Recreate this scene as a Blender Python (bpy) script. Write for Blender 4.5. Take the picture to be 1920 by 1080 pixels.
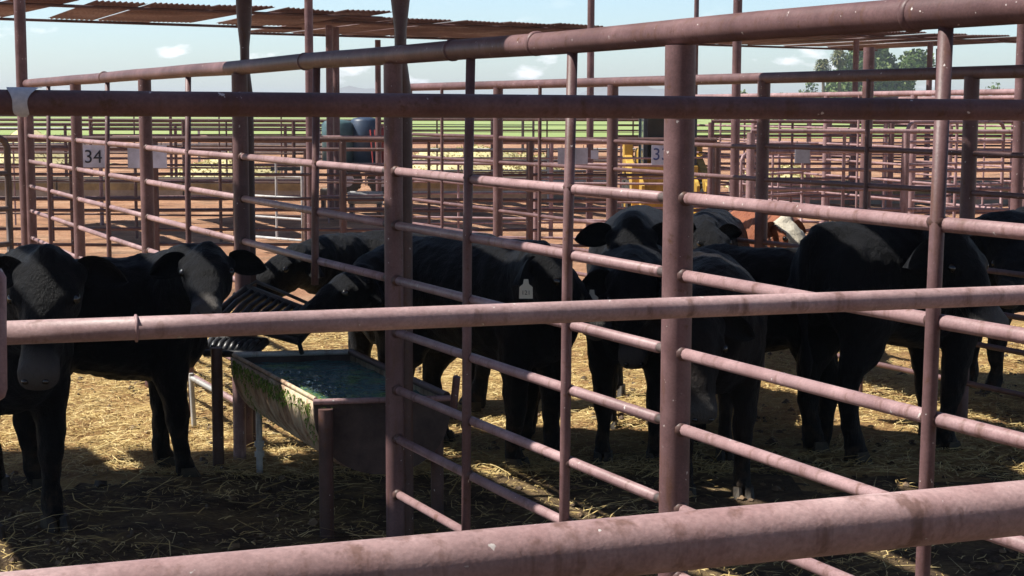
import bpy, bmesh, math, random
import numpy as np
from mathutils import Vector, Matrix, noise

random.seed(7); rng = np.random.default_rng(7)
sc = bpy.context.scene
for o in list(bpy.data.objects): bpy.data.objects.remove(o)
COL = sc.collection

# ------------------------------------------------------------------ camera
FPX, TH, PH, CH = 2960.0, 0.1127, 0.003, 1.75
FW = Vector((0, math.cos(TH), -math.sin(TH)))
R0 = Vector((1, 0, 0)); U0 = Vector((0, math.sin(TH), math.cos(TH)))
RT = R0 * math.cos(PH) + U0 * math.sin(PH); UP = U0 * math.cos(PH) - R0 * math.sin(PH)
cd = bpy.data.cameras.new('camera'); cam = bpy.data.objects.new('camera', cd); COL.objects.link(cam)
cam.matrix_world = Matrix(((RT.x, UP.x, -FW.x, 0), (RT.y, UP.y, -FW.y, 0), (RT.z, UP.z, -FW.z, CH), (0, 0, 0, 1)))
cd.lens = FPX / 1920 * 36; cd.sensor_width = 36; cd.clip_start = 0.1; cd.clip_end = 40000
sc.camera = cam

def ray(px, py): return FW + RT * ((px - 960) / FPX) - UP * ((py - 540) / FPX)
def at(px, py, Y):
    d = ray(px, py); return Vector((0, 0, CH)) + d * (Y / d.y)
def gnd(px, py, z=0.0):
    d = ray(px, py); return Vector((0, 0, CH)) + d * ((z - CH) / d.z)
def atz(px, Y, z): 
    p = at(px, 400, Y); return Vector((p.x, Y, z))

# ------------------------------------------------------------------ light
SUN = Vector((-0.72, 0.0, 1.0)).normalized()
el = math.asin(SUN.z); az = math.atan2(SUN.x, SUN.y)
w = bpy.data.worlds.new('World'); sc.world = w; w.use_nodes = True
nt = w.node_tree; nt.nodes.clear()
out = nt.nodes.new('ShaderNodeOutputWorld'); bg = nt.nodes.new('ShaderNodeBackground')
sky = nt.nodes.new('ShaderNodeTexSky'); sky.sky_type = 'NISHITA'; sky.sun_disc = False
sky.sun_elevation = el; sky.sun_rotation = az; sky.air_density = 1.0; sky.dust_density = .6; sky.ozone_density = 2.2
tc = nt.nodes.new('ShaderNodeTexCoord'); sp = nt.nodes.new('ShaderNodeSeparateXYZ')
nt.links.new(tc.outputs['Generated'], sp.inputs[0])
mp = nt.nodes.new('ShaderNodeMapping'); mp.inputs['Scale'].default_value = (1, 1, 2.6)
nt.links.new(tc.outputs['Generated'], mp.inputs[0])
n1 = nt.nodes.new('ShaderNodeTexNoise'); n1.inputs['Scale'].default_value = 26; n1.inputs['Detail'].default_value = 7
nt.links.new(mp.outputs[0], n1.inputs['Vector'])
r1 = nt.nodes.new('ShaderNodeValToRGB'); r1.color_ramp.elements[0].position = 0.60; r1.color_ramp.elements[1].position = 0.70
nt.links.new(n1.outputs[0], r1.inputs[0])
mr = nt.nodes.new('ShaderNodeValToRGB')          # cloud belt low over the horizon
cr = mr.color_ramp; cr.elements[0].position = 0.004; cr.elements[0].color = (0, 0, 0, 1); cr.elements[1].position = 0.016; cr.elements[1].color = (1, 1, 1, 1)
e = cr.elements.new(0.035); e.color = (.9, .9, .9, 1); e = cr.elements.new(0.06); e.color = (.1, .1, .1, 1)
nt.links.new(sp.outputs['Z'], mr.inputs[0])
mm = nt.nodes.new('ShaderNodeMath'); mm.operation = 'MULTIPLY'
nt.links.new(r1.outputs[0], mm.inputs[0]); nt.links.new(mr.outputs[0], mm.inputs[1])
mix = nt.nodes.new('ShaderNodeMix'); mix.data_type = 'RGBA'
hz = nt.nodes.new('ShaderNodeValToRGB'); hc = hz.color_ramp          # pale summer haze all round the horizon
hc.elements[0].position = 0.0; hc.elements[0].color = (.80, .89, 1.0, 1); hc.elements[1].position = 0.24; hc.elements[1].color = (.38, .40, .44, 1)
e = hc.elements.new(.08); e.color = (.82, .91, 1.02, 1)
nt.links.new(sp.outputs['Z'], hz.inputs[0])
mu = nt.nodes.new('ShaderNodeMix'); mu.data_type = 'RGBA'; mu.blend_type = 'MULTIPLY'; mu.inputs['Factor'].default_value = 1.0
nt.links.new(sky.outputs[0], mu.inputs['A']); nt.links.new(hz.outputs[0], mu.inputs['B'])
gm = nt.nodes.new('ShaderNodeVectorMath'); gm.operation = 'SCALE'; gm.inputs['Scale'].default_value = 2.1; nt.links.new(mu.outputs['Result'], gm.inputs[0])
nt.links.new(mm.outputs[0], mix.inputs['Factor']); nt.links.new(gm.outputs[0], mix.inputs['A']); mix.inputs['B'].default_value = (16.5, 16.6, 17.0, 1)
nt.links.new(mix.outputs['Result'], bg.inputs['Color']); bg.inputs['Strength'].default_value = 0.052
nt.links.new(bg.outputs[0], out.inputs[0])
sd = bpy.data.lights.new('sun', 'SUN'); sd.energy = 5.0; sd.angle = math.radians(0.53); sd.color = (1.0, 0.95, 0.86)
so = bpy.data.objects.new('sun', sd); COL.objects.link(so)
so.rotation_euler = SUN.to_track_quat('Z', 'Y').to_euler()
sc.view_settings.view_transform = 'Standard'; sc.view_settings.look = 'None'; sc.view_settings.gamma = 1
sc.view_settings.exposure = 0.78; sc.view_settings.use_curve_mapping = False
sc.cycles.max_bounces = 6; sc.cycles.use_denoising = True

# ------------------------------------------------------------------ helpers
def tag(o, label=None, cat=None, group=None, kind=None):
    for k, v in (('label', label), ('category', cat), ('group', group), ('kind', kind)):
        if v: o[k] = v
    return o
def empty(name, loc, label=None, cat=None, group=None):
    o = bpy.data.objects.new(name, None); COL.objects.link(o); o.location = loc
    o.empty_display_size = .1
    return tag(o, label, cat, group)
def wloc(o):
    v = Vector((0, 0, 0))
    while o: v = v + o.location; o = o.parent
    return v
def link(name, me, parent=None, loc=(0, 0, 0)):
    o = bpy.data.objects.new(name, me); COL.objects.link(o)
    if parent: o.parent = parent; o.location = Vector(loc) - wloc(parent)
    else: o.location = loc
    return o
def mesh(name, vs, fs, mat=None, smooth=False):
    me = bpy.data.meshes.new(name); me.from_pydata([tuple(v) for v in vs], [], fs)
    if mat: me.materials.append(mat)
    if smooth: me.polygons.foreach_set('use_smooth', [True] * len(me.polygons))
    me.update(); return me
def pobj(name, vs, fs, mat, parent=None, smooth=False, origin=None):
    """mesh given in world coordinates, stored relative to its origin"""
    org = Vector(origin) if origin else (wloc(parent) if parent else Vector((0, 0, 0)))
    me = mesh(name, [Vector(v) - org for v in vs], fs, mat, smooth)
    return link(name, me, parent, org)
def box_vf(c, s, rot=None):
    vs = []
    for dx in (-1, 1):
        for dy in (-1, 1):
            for dz in (-1, 1):
                v = Vector((dx * s[0] / 2, dy * s[1] / 2, dz * s[2] / 2))
                if rot: v = rot @ v
                vs.append(Vector(c) + v)
    return vs, [(0, 1, 3, 2), (4, 6, 7, 5), (0, 4, 5, 1), (2, 3, 7, 6), (0, 2, 6, 4), (1, 5, 7, 3)]
def join_vf(parts):
    V = []; F = []
    for v, f in parts:
        b = len(V); V += list(v); F += [tuple(i + b for i in q) for q in f]
    return V, F
def tube_vf(pts, rads, n=12, cap=True):
    pts = [Vector(p) for p in pts]
    if not hasattr(rads, '__len__'): rads = [rads] * len(pts)
    V = []; F = []; prev = None
    for i, p in enumerate(pts):
        a = pts[max(i - 1, 0)]; b = pts[min(i + 1, len(pts) - 1)]; t = (b - a).normalized()
        if prev is None:
            s = t.cross(Vector((0, 0, 1)))
            if s.length < .05: s = t.cross(Vector((0, 1, 0)))
            s.normalize()
        else: s = (prev - t * prev.dot(t)).normalized()
        prev = s; u = s.cross(t)
        for k in range(n):
            an = 2 * math.pi * k / n; V.append(p + (s * math.cos(an) + u * math.sin(an)) * rads[i])
    for i in range(len(pts) - 1):
        for k in range(n):
            F.append((i * n + k, (i + 1) * n + k, (i + 1) * n + (k + 1) % n, i * n + (k + 1) % n))
    if cap:
        F.append(tuple(range(n))); F.append(tuple(range(len(pts) * n - 1, (len(pts) - 1) * n - 1, -1)))
    return V, F
_cyl = {}
def unit_cyl(mat, n=14):
    k = (mat.name, n)
    if k not in _cyl:
        vs, fs = tube_vf([(0, 0, 0), (0, 0, 1)], 1, n)
        me = mesh('pipe', vs, fs, mat, True)
        for p in me.polygons:
            if len(p.vertices) > 4: p.use_smooth = False
        # sharp rims so the cap does not shade round
        for ed in me.edges:
            z = [me.vertices[v].co.z for v in ed.vertices]
            if abs(z[0] - z[1]) < 1e-6: ed.use_edge_sharp = True
        _cyl[k] = me
    return _cyl[k]
def pipe(name, a, b, r, mat, parent=None, n=14, **tg):
    a = Vector(a); b = Vector(b); d = b - a
    o = bpy.data.objects.new(name, unit_cyl(mat, n)); COL.objects.link(o)
    M = Matrix.Translation(a - (wloc(parent) if parent else Vector())) @ d.to_track_quat('Z', 'Y').to_matrix().to_4x4() @ Matrix.Diagonal((r, r, d.length, 1))
    if parent: o.parent = parent
    o.matrix_local = M
    return tag(o, **tg)

# ------------------------------------------------------------------ materials
def mat_base(name, rough=.6, spec=.4, metal=0):
    m = bpy.data.materials.new(name); m.use_nodes = True; t = m.node_tree
    b = t.nodes['Principled BSDF']; b.inputs['Roughness'].default_value = rough
    b.inputs['Specular IOR Level'].default_value = spec; b.inputs['Metallic'].default_value = metal
    return m, t, b
def pos_node(t, obj=False):
    if obj: return t.nodes.new('ShaderNodeTexCoord').outputs['Object']
    return t.nodes.new('ShaderNodeNewGeometry').outputs['Position']
def nz(t, src, scale, detail=4, rough=.5, stretch=None):
    n = t.nodes.new('ShaderNodeTexNoise'); n.inputs['Scale'].default_value = scale; n.inputs['Detail'].default_value = detail; n.inputs['Roughness'].default_value = rough
    if stretch:
        mpn = t.nodes.new('ShaderNodeMapping'); mpn.inputs['Scale'].default_value = stretch
        t.links.new(src, mpn.inputs[0]); src = mpn.outputs[0]
    t.links.new(src, n.inputs['Vector']); return n.outputs[0]
def ramp(t, src, stops):
    r = t.nodes.new('ShaderNodeValToRGB'); cr = r.color_ramp
    cr.elements[0].position, cr.elements[0].color = stops[0][0], (*stops[0][1], 1)
    cr.elements[1].position, cr.elements[1].color = stops[-1][0], (*stops[-1][1], 1)
    for p, c in stops[1:-1]:
        e = cr.elements.new(p); e.color = (*c, 1)
    t.links.new(src, r.inputs[0]); return r.outputs[0]
def mixc(t, f, a, b, mode='MIX'):
    m = t.nodes.new('ShaderNodeMix'); m.data_type = 'RGBA'; m.blend_type = mode
    for s, v in (('Factor', f), ('A', a), ('B', b)):
        if isinstance(v, (float, int)): m.inputs[s].default_value = v
        elif isinstance(v, tuple): m.inputs[s].default_value = (*v, 1)
        else: t.links.new(v, m.inputs[s])
    return m.outputs['Result']
def bump(t, b, src, strength=.3, dist=.01):
    n = t.nodes.new('ShaderNodeBump'); n.inputs['Strength'].default_value = strength; n.inputs['Distance'].default_value = dist
    t.links.new(src, n.inputs['Height']); t.links.new(n.outputs[0], b.inputs['Normal'])
G = lambda v: (v, v, v)

def paint(name, c0, c1, rust=(.10, .045, .025), rough=.5, scale=1.0, wear=.585, chip=(.55, .5, .48)):
    m, t, b = mat_base(name, rough, .35); P = pos_node(t)
    base = ramp(t, nz(t, P, 7 * scale, 6, .65), [(.35, c0), (.65, c1)])
    rr = ramp(t, nz(t, P, 22 * scale, 8, .7), [(wear, G(0)), (wear + .08, G(1))])
    c = mixc(t, rr, base, rust)
    big = ramp(t, nz(t, P, 2.2 * scale, 5, .65), [(.4, G(0)), (.68, G(.75))]); c = mixc(t, big, c, tuple(x * .62 for x in c0))
    run = ramp(t, nz(t, P, 30 * scale, 4, .6, (1, 1, .12)), [(.55, G(0)), (.68, G(.6))]); c = mixc(t, run, c, rust)
    ch = ramp(t, nz(t, P, 46 * scale, 3, .6), [(.70, G(0)), (.72, G(1))])
    c = mixc(t, ch, c, chip)
    fine = nz(t, P, 160 * scale, 3, .6)
    c = mixc(t, .35, c, ramp(t, fine, [(.3, G(.3)), (.7, G(.75))]), 'OVERLAY')
    t.links.new(c, b.inputs['Base Color'])
    bump(t, b, fine, .25, .002)
    return m
M = {}
M['pipe'] = paint('oxide_painted_pipe', (.115, .060, .062), (.19, .108, .110))
M['pipe2'] = paint('faded_pink_pipe', (.26, .155, .158), (.41, .27, .275), wear=.66)
M['fadepipe'] = paint('sun_faded_pink_pipe', (.31, .19, .187), (.49, .34, .335), wear=.67)
M['midpipe'] = paint('pale_pink_pipe', (.34, .215, .215), (.53, .375, .375), wear=.68)
M['pipe3'] = paint('rusty_brown_pipe', (.075, .040, .037), (.135, .075, .068), wear=.55)
M['darkpipe'] = paint('dark_steel_pipe', (.07, .055, .055), (.12, .09, .085), wear=.6)
M['galv'] = paint('galvanised_pipe', (.42, .42, .42), (.58, .57, .55), rust=(.2, .13, .08), wear=.68)
M['white'] = paint('pale_paint', (.55, .58, .66), (.72, .73, .76), rust=(.3, .25, .2), wear=.72)

# cattle coat
def coat(name, c0, c1, sheen=.05):
    m, t, b = mat_base(name, .55, .13); P = pos_node(t, True)
    n = nz(t, P, 9, 5, .6)
    c = ramp(t, n, [(.35, c0), (.7, c1)])
    at_ = t.nodes.new('ShaderNodeAttribute'); at_.attribute_name = 'skin'
    sz_ = t.nodes.new('ShaderNodeSeparateXYZ'); t.links.new(P, sz_.inputs[0])
    lo_ = ramp(t, sz_.outputs['Z'], [(.02, G(1)), (.42, G(0))]); du = ramp(t, nz(t, P, 16, 6, .7), [(.48, G(0)), (.66, G(1))])
    c = mixc(t, mixc(t, 1.0, lo_, du, 'MULTIPLY'), c, (.05, .034, .022))
    c = mixc(t, ramp(t, nz(t, P, 30, 6, .75), [(.62, G(0)), (.74, G(.6))]), c, (.035, .026, .020))
    c = mixc(t, at_.outputs['Fac'], c, (.11, .10, .092))
    t.links.new(c, b.inputs['Base Color'])
    b.inputs['Sheen Weight'].default_value = sheen; b.inputs['Sheen Roughness'].default_value = .35
    b.inputs['Sheen Tint'].default_value = (.8, .85, 1, 1)
    h = nz(t, P, 120, 5, .7, (1, 1, .25)); h2 = nz(t, P, 26, 3, .6)
    ad = t.nodes.new('ShaderNodeMath'); ad.operation = 'ADD'; t.links.new(h, ad.inputs[0]); t.links.new(h2, ad.inputs[1])
    bump(t, b, ad.outputs[0], 1.0, .011)
    return m
M['black'] = coat('black_coat', (.0007, .0011, .0026), (.0020, .0024, .0042))
M['blackb'] = coat('brown_black_coat', (.0035, .0028, .003), (.011, .007, .006))
M['redcoat'] = coat('red_brown_coat', (.22, .075, .04), (.34, .13, .07), .05)
M['whitecoat'] = coat('cream_coat', (.5, .45, .36), (.68, .63, .52), .05)
m, t, b = mat_base('eye_gloss', .08, .8); b.inputs['Base Color'].default_value = (.006, .005, .005, 1); M['eye'] = m
m, t, b = mat_base('hoof_horn', .5, .3); t.links.new(ramp(t, nz(t, pos_node(t), 30), [(.3, (.02, .017, .014)), (.7, (.06, .045, .03))]), b.inputs['Base Color']); M['hoof'] = m
m, t, b = mat_base('ear_tag_plastic', .45, .4); b.inputs['Base Color'].default_value = (.62, .60, .50, 1); M['tag'] = m
m, t, b = mat_base('black_ink', .6, .2); b.inputs['Base Color'].default_value = (.03, .03, .04, 1); M['ink'] = m
m, t, b = mat_base('blue_ink', .6, .2); b.inputs['Base Color'].default_value = (.07, .09, .22, 1); M['blueink'] = m
m, t, b = mat_base('black_plastic', .38, .5); t.links.new(ramp(t, nz(t, pos_node(t), 18), [(.3, (.012, .013, .016)), (.7, (.035, .035, .038))]), b.inputs['Base Color']); M['plastic'] = m

# pen ground
def ground_mat(name, stops, sc1=1.4, b_s=.9, b_d=.05, tint=None):
    m, t, b = mat_base(name, .95, .1); P = pos_node(t)
    c = ramp(t, nz(t, P, sc1, 7, .68), stops)
    st = ramp(t, nz(t, P, 34, 4, .7, (1, 2.6, 1)), [(.35, G(.25)), (.62, G(.8))])
    c = mixc(t, .5, c, st, 'OVERLAY')
    if tint: c = mixc(t, ramp(t, nz(t, P, 1.1, 6, .7), [(.50, G(0)), (.66, G(.75))]), c, tint)
    t.links.new(c, b.inputs['Base Color'])
    h = nz(t, P, 22, 7, .75); bump(t, b, h, b_s, b_d)
    return m
M['pen'] = ground_mat('straw_and_dirt', [(.30, (.17, .095, .045)), (.45, (.38, .23, .105)), (.60, (.56, .38, .16)), (.75, (.62, .47, .22))], 2.2, tint=(.12, .075, .042))
M['shade_mud'] = ground_mat('shade_darkened_manure', [(.30, (.05, .036, .026)), (.46, (.11, .076, .05)), (.60, (.20, .14, .075)), (.74, (.36, .26, .12))], 3.4)  # trampled manure, with the canopy's shade also put into its dark tone
M['dirt'] = ground_mat('dry_orange_dirt', [(.3, (.20, .10, .06)), (.5, (.46, .25, .15)), (.7, (.60, .38, .25))], .9, .9, .08, (.17, .12, .085))
m, t, b = mat_base('field_grass', .9, .1); P = pos_node(t)
c = ramp(t, nz(t, P, .03, 6, .6, (.35, 1, 1)), [(.35, (.20, .27, .09)), (.55, (.27, .34, .12)), (.7, (.38, .40, .20))]); t.links.new(c, b.inputs['Base Color']); M['field'] = m
m, t, b = mat_base('concrete', .9, .2); P = pos_node(t)
t.links.new(ramp(t, nz(t, P, 3, 8, .7), [(.3, (.17, .145, .12)), (.7, (.34, .30, .25))]), b.inputs['Base Color']); bump(t, b, nz(t, P, 40, 5), .4, .01); M['conc'] = m
m, t, b = mat_base('yellow_band_paint', .8, .2); P = pos_node(t)
t.links.new(ramp(t, nz(t, P, 3, 8, .7), [(.35, (.16, .12, .07)), (.65, (.34, .26, .13))]), b.inputs['Base Color']); M['band'] = m
# straw
def straw_mat(name, a, b_, c_):
    m, t, b = mat_base(name, .7, .25)
    oi = t.nodes.new('ShaderNodeNewGeometry')
    t.links.new(ramp(t, oi.outputs['Random Per Island'], [(0, a), (.5, b_), (1, c_)]), b.inputs['Base Color']); return m
M['straw'] = straw_mat('loose_straw', (.26, .17, .06), (.56, .41, .16), (.72, .58, .29))
M['clod'] = straw_mat('dirt_clod', (.045, .03, .02), (.10, .065, .04), (.19, .125, .07))
M['moss'] = straw_mat('wet_algae', (.06, .13, .02), (.14, .24, .04), (.28, .36, .09))
M['leaf'] = straw_mat('tree_leaf', (.06, .10, .03), (.12, .18, .055), (.19, .24, .09))
M['palmleaf'] = straw_mat('palm_leaf', (.06, .08, .03), (.12, .14, .05), (.26, .22, .11))
M['hay'] = straw_mat('pale_hay', (.42, .36, .17), (.55, .49, .25), (.64, .60, .36))
m, t, b = mat_base('bark', .9, .1); b.inputs['Base Color'].default_value = (.12, .09, .065, 1); M['bark'] = m
# corrugated roof
m, t, b = mat_base('rusty_corrugated_sheet', .6, .35, .2); P = pos_node(t)
t.links.new(ramp(t, nz(t, P, .9, 7, .7), [(.32, (.08, .038, .032)), (.5, (.15, .085, .075)), (.62, (.24, .18, .17)), (.75, (.40, .38, .37))]), b.inputs['Base Color']); M['roof'] = m
# trough metal, stained
m, t, b = mat_base('stained_trough_metal', .7, .3); P = pos_node(t)
st = nz(t, P, 9, 6, .65, (1.6, 1.6, .35))
c = ramp(t, st, [(.32, (.20, .12, .08)), (.45, (.44, .31, .21)), (.58, (.58, .48, .35)), (.74, (.38, .33, .17))])
t.links.new(c, b.inputs['Base Color']); bump(t, b, nz(t, P, 60, 6, .7), .4, .006); M['trough'] = m
m, t, b = mat_base('rusted_plate', .75, .3); P = pos_node(t)
t.links.new(ramp(t, nz(t, P, 6, 7, .7), [(.35, (.04, .028, .026)), (.65, (.11, .078, .068))]), b.inputs['Base Color']); bump(t, b, nz(t, P, 50, 6, .7), .4, .006); M['rust'] = m
# water with algae
m, t, b = mat_base('trough_water', .03, 1.0); P = pos_node(t)
c = ramp(t, nz(t, P, 3.2, 5, .6), [(.42, (.03, .11, .14)), (.56, (.07, .19, .18)), (.68, (.14, .30, .08))])
t.links.new(c, b.inputs['Base Color']); b.inputs['IOR'].default_value = 1.33
bump(t, b, nz(t, P, 13, 3, .6, (1, 2.6, 1)), 1.0, .05); M['water'] = m
def flat(name, col, rough=.6, var=.25, metal=0):
    m, t, b = mat_base(name, rough, .4, metal); P = pos_node(t)
    lo = tuple(x * (1 - var) for x in col); hi = tuple(min(1, x * (1 + var)) for x in col)
    t.links.new(ramp(t, nz(t, P, 4, 7, .7), [(.35, lo), (.65, hi)]), b.inputs['Base Color']); return m
M['yellow'] = flat('yellow_machine_paint', (.46, .28, .05), .6, .4)
M['tyre'] = flat('tyre_rubber', (.035, .033, .03), .9)
M['cab'] = flat('dark_cab_frame', (.03, .035, .045), .4)
M['glass'] = flat('cab_glass', (.05, .075, .09), .08, .1)
M['tank'] = flat('dark_teal_tank', (.06, .11, .12), .45)
M['tankb'] = flat('dark_blue_tank', (.03, .05, .09), .45)
M['red'] = flat('red_paint', (.40, .06, .05), .5)
M['sign'] = flat('pale_sign_panel', (.46, .47, .55), .7, .28)
M['greysign'] = flat('grey_sign_panel', (.36, .36, .41), .7, .28)
M['mountain'] = flat('dry_mountain', (.16, .15, .12), .95, .2)
M['block'] = flat('pale_block', (.62, .62, .6), .8, .1)

# ------------------------------------------------------------------ ground, field, mountains
S = 16000
tag(pobj('ground', [(-S, -S, -.10), (S, -S, -.10), (S, S * 1.2, -.10), (-S, S * 1.2, -.10)], [(0, 1, 2, 3)], M['dirt']), kind='structure')
tag(pobj('grass_field', [(-2600, 90, -.05), (2600, 118, -.05), (2600, 6000, -.05), (-2600, 6000, -.05)], [(0, 1, 2, 3)], M['field']), kind='structure')
x0, x1, y0, y1 = -12, 13, .6, 40
def hgt(x, y):
    h = .035 * noise.noise(Vector((x * .9, y * .9, 3))) + .022 * noise.noise(Vector((x * 3.1, y * 3.1, 9))) + .012 * noise.noise(Vector((x * 9, y * 9, 1)))
    return h
ys = list(np.concatenate([np.arange(y0, 4.6, .2), np.arange(4.6, 12, .05), np.arange(12, 20, .1), np.arange(20, y1 + .1, .3)]))
xs = list(np.concatenate([np.arange(x0, -4, .2), np.arange(-4, 5, .06), np.arange(5, x1 + .1, .2)]))
vs = [(x, y, hgt(x, y) - (0 if 0 < i < len(xs) - 1 and 0 < j < len(ys) - 1 else .12)) for j, y in enumerate(ys) for i, x in enumerate(xs)]
nx = len(xs)
fs = [(j * nx + i, j * nx + i + 1, (j + 1) * nx + i + 1, (j + 1) * nx + i) for j in range(len(ys) - 1) for i in range(nx - 1)]
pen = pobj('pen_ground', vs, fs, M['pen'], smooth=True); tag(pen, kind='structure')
pen.data.materials.append(M['dirt']); pen.data.materials.append(M['shade_mud'])
mi = np.zeros(len(fs), dtype=np.int32)
for k in range(len(ys) - 1):
    for i in range(nx - 1):
        if ys[k] > 13.5 + .9 * noise.noise(Vector((xs[i] * .7, ys[k] * .7, 0))) * 3: mi[k * (nx - 1) + i] = 1
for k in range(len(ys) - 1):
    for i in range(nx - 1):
        if ys[k] < 7.7 + .15 * xs[i] + 1.5 * noise.noise(Vector((xs[i] * .8, ys[k] * .8, 5))) + .7 * noise.noise(Vector((xs[i] * 4, ys[k] * 4, 5))): mi[k * (nx - 1) + i] = 2  # dark zone ends along the canopy's shade edge, broken up by noise
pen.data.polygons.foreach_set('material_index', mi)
def ridge(name, pxs, tops, Y):
    V = []; n = len(pxs)
    for px, py in zip(pxs, tops): V.append(at(px, py, Y))
    for px in pxs: V.append(Vector((at(px, 205, Y).x, Y - 500, -2)))
    for px in pxs: V.append(Vector((at(px, 205, Y).x, Y + 900, -2)))
    F = [(i, n + i, n + i + 1, i + 1) for i in range(n - 1)] + [(i + 1, 2 * n + i + 1, 2 * n + i, i) for i in range(n - 1)]
    tag(pobj(name, V, F, M['mountain'], smooth=True), kind='structure')
px = list(range(400, 1000, 15))
ridge('mountain_ridge', px, [205 - max(0, 42 * math.exp(-((p - 665) / 95) ** 2) + 12 * math.exp(-((p - 520) / 80) ** 2) + 6.5 * noise.noise(Vector((p * .045, 0, 0)))) for p in px], 9000)
px = list(range(980, 1330, 12))
ridge('mountain_ridge', px, [205 - max(0, 52 * math.exp(-((p - 1150) / 80) ** 2) + 22 * math.exp(-((p - 1250) / 70) ** 2) + 7 * noise.noise(Vector((p * .06, 5, 0)))) for p in px], 9400)

# ------------------------------------------------------------------ fences
UD = Vector((math.sin(-.4633), math.cos(-.4633), 0)); X0 = Vector((-.46, 6.2, 0))
def sf(s, z): return X0 + UD * s + Vector((0, 0, z))
RZ = [1.510, 1.2945, 1.078, .868, .639, .444, .218]
side = empty('pipe_fence', sf(-3, 0), 'long oxide red pipe fence running back between the pens past the water trough', 'fence')
posts = [-4.12, -2.056, .016, 2.058, 4.057, 6.184, 8.2]
picks = {0: [-3.109], 1: [-1.445, -.705], 2: [.894], 3: [3.03], 4: [5.1], 5: [7.25]}
def long_rail(parent, a, b, r, mat, n=28, wob=.0035, name='top_rail', seed=0):
    a = Vector(a); b = Vector(b); L = (b - a).length; k = max(2, int(L / .35)); pts = []; rads = []
    for i in range(k + 1):
        p = a.lerp(b, i / k); p = p + Vector((0, 0, wob * 2 * noise.noise(Vector((i * .31, seed, 0)))))
        pts.append(p); rads.append(r)
    V, F = tube_vf(pts, rads, n); o = pobj(name, V, F, mat, parent, True, origin=a)
    for p in o.data.polygons:
        if len(p.vertices) > 4: p.use_smooth = False
    return o
def collar(parent, c, d, r, mat, wd=.012):
    d = Vector(d).normalized(); c = Vector(c)
    V, F = tube_vf([c - d * wd, c - d * wd * .55, c + d * wd * .55, c + d * wd], [r * .98, r + .004, r + .004, r * .98], 24)
    pobj('weld_collar', V, F, mat, parent, True, origin=c)
long_rail(side, sf(-4.2, 1.961), sf(8.25, 1.955), .036, M['pipe'], seed=2)
for s in (-1.2, -3.0, 1.05, 5.2, -.55): collar(side, sf(s, 1.96), UD, .036, M['pipe'])
for s in posts:
    big = .0425 if s < -1 else .037 if s < 1 else .040
    pipe('post', sf(s, -.15), sf(s, 1.925), big, M['pipe'], side, 28)
for k in range(len(posts) - 1):
    a, b2 = posts[k], posts[k + 1]
    for q, z in enumerate(RZ):
        if k == 2 and q >= 3: continue                    # opening over the trough
        jz = random.uniform(-.006, .006); g = .085
        pipe('rail_stub', sf(a + .04, z + jz), sf(a + g + .01, z + jz), .0135, M['darkpipe'], side, 12)
        V, F = tube_vf([sf(a + .030, z + jz), sf(a + .040, z + jz), sf(a + .052, z + jz)], [.026, .022, .014], 9); pobj('weld', V, F, M['pipe3'], side, True, origin=sf(a, z))
        V, F = tube_vf([sf(b2 - .052, z + jz * .5), sf(b2 - .040, z + jz * .5), sf(b2 - .030, z + jz * .5)], [.017, .023, .026], 9); pobj('weld', V, F, M['pipe3'], side, True, origin=sf(b2, z))
        V, F = tube_vf([sf(a + g, z + jz), sf(a + g + .006, z + jz), sf((a + b2) / 2, z + jz + random.uniform(-.004, .004)), sf(b2 - .04, z + jz * .5)], [.011, .0168, .0168, .0168], 14)
        pobj('rail', V, F, M['pipe2'], side, True, origin=sf(a, z))
    for s in picks[k]:
        # the thin uprights are bent and welded on the camera side
        off = Vector((-UD.y, UD.x, 0)) * .018
        V, F = tube_vf([sf(s + .01, -.1 if k != 2 else .97) + off, sf(s, .7 if k != 2 else 1.1) + off, sf(s - .006, 1.3) + off, sf(s + .004, 1.93)], .0165, 14)
        pobj('upright', V, F, M['pipe'], side, True, origin=sf(s, 0))
        for z in RZ:
            if k == 2 and z < 1: continue
            V, F = tube_vf([sf(s - .02, z) + off * .55, sf(s, z) + off * .55, sf(s + .022, z) + off * .55], [.012, .021, .012], 8)
            pobj('weld', V, F, M['pipe3'], side, True, origin=sf(s, z))

# shade posts that carry the near canopy, flattened where the top rail passes
def shade_post(s, dx, r, label, htop=3.25, parent=None, flat_z=(1.98, 2.28)):
    c = sf(s, 0) + Vector((dx, .088, 0))
    V = []; F = []; n = 20; zs = [-.1, 1.6, flat_z[0] - .16, flat_z[0] - .02, flat_z[0] + .08, flat_z[1] - .08, flat_z[1], htop]
    ws = [1, 1, .95, .52, .55, .92, 1, 1]; ds = [1, 1, 1, 1.3, 1.3, 1.05, 1, 1]
    for z, wx, dy in zip(zs, ws, ds):
        for k in range(n):
            a = 2 * math.pi * k / n; V.append(c + Vector((r * wx * math.cos(a), r * dy * math.sin(a), z)))
    for i in range(len(zs) - 1):
        for k in range(n): F.append((i * n + k, i * n + (k + 1) % n, (i + 1) * n + (k + 1) % n, (i + 1) * n + k))
    F.append(tuple(range((len(zs) - 1) * n, len(zs) * n)))
    pobj('post', V, F, M['pipe3'], parent, True, origin=c)

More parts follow.
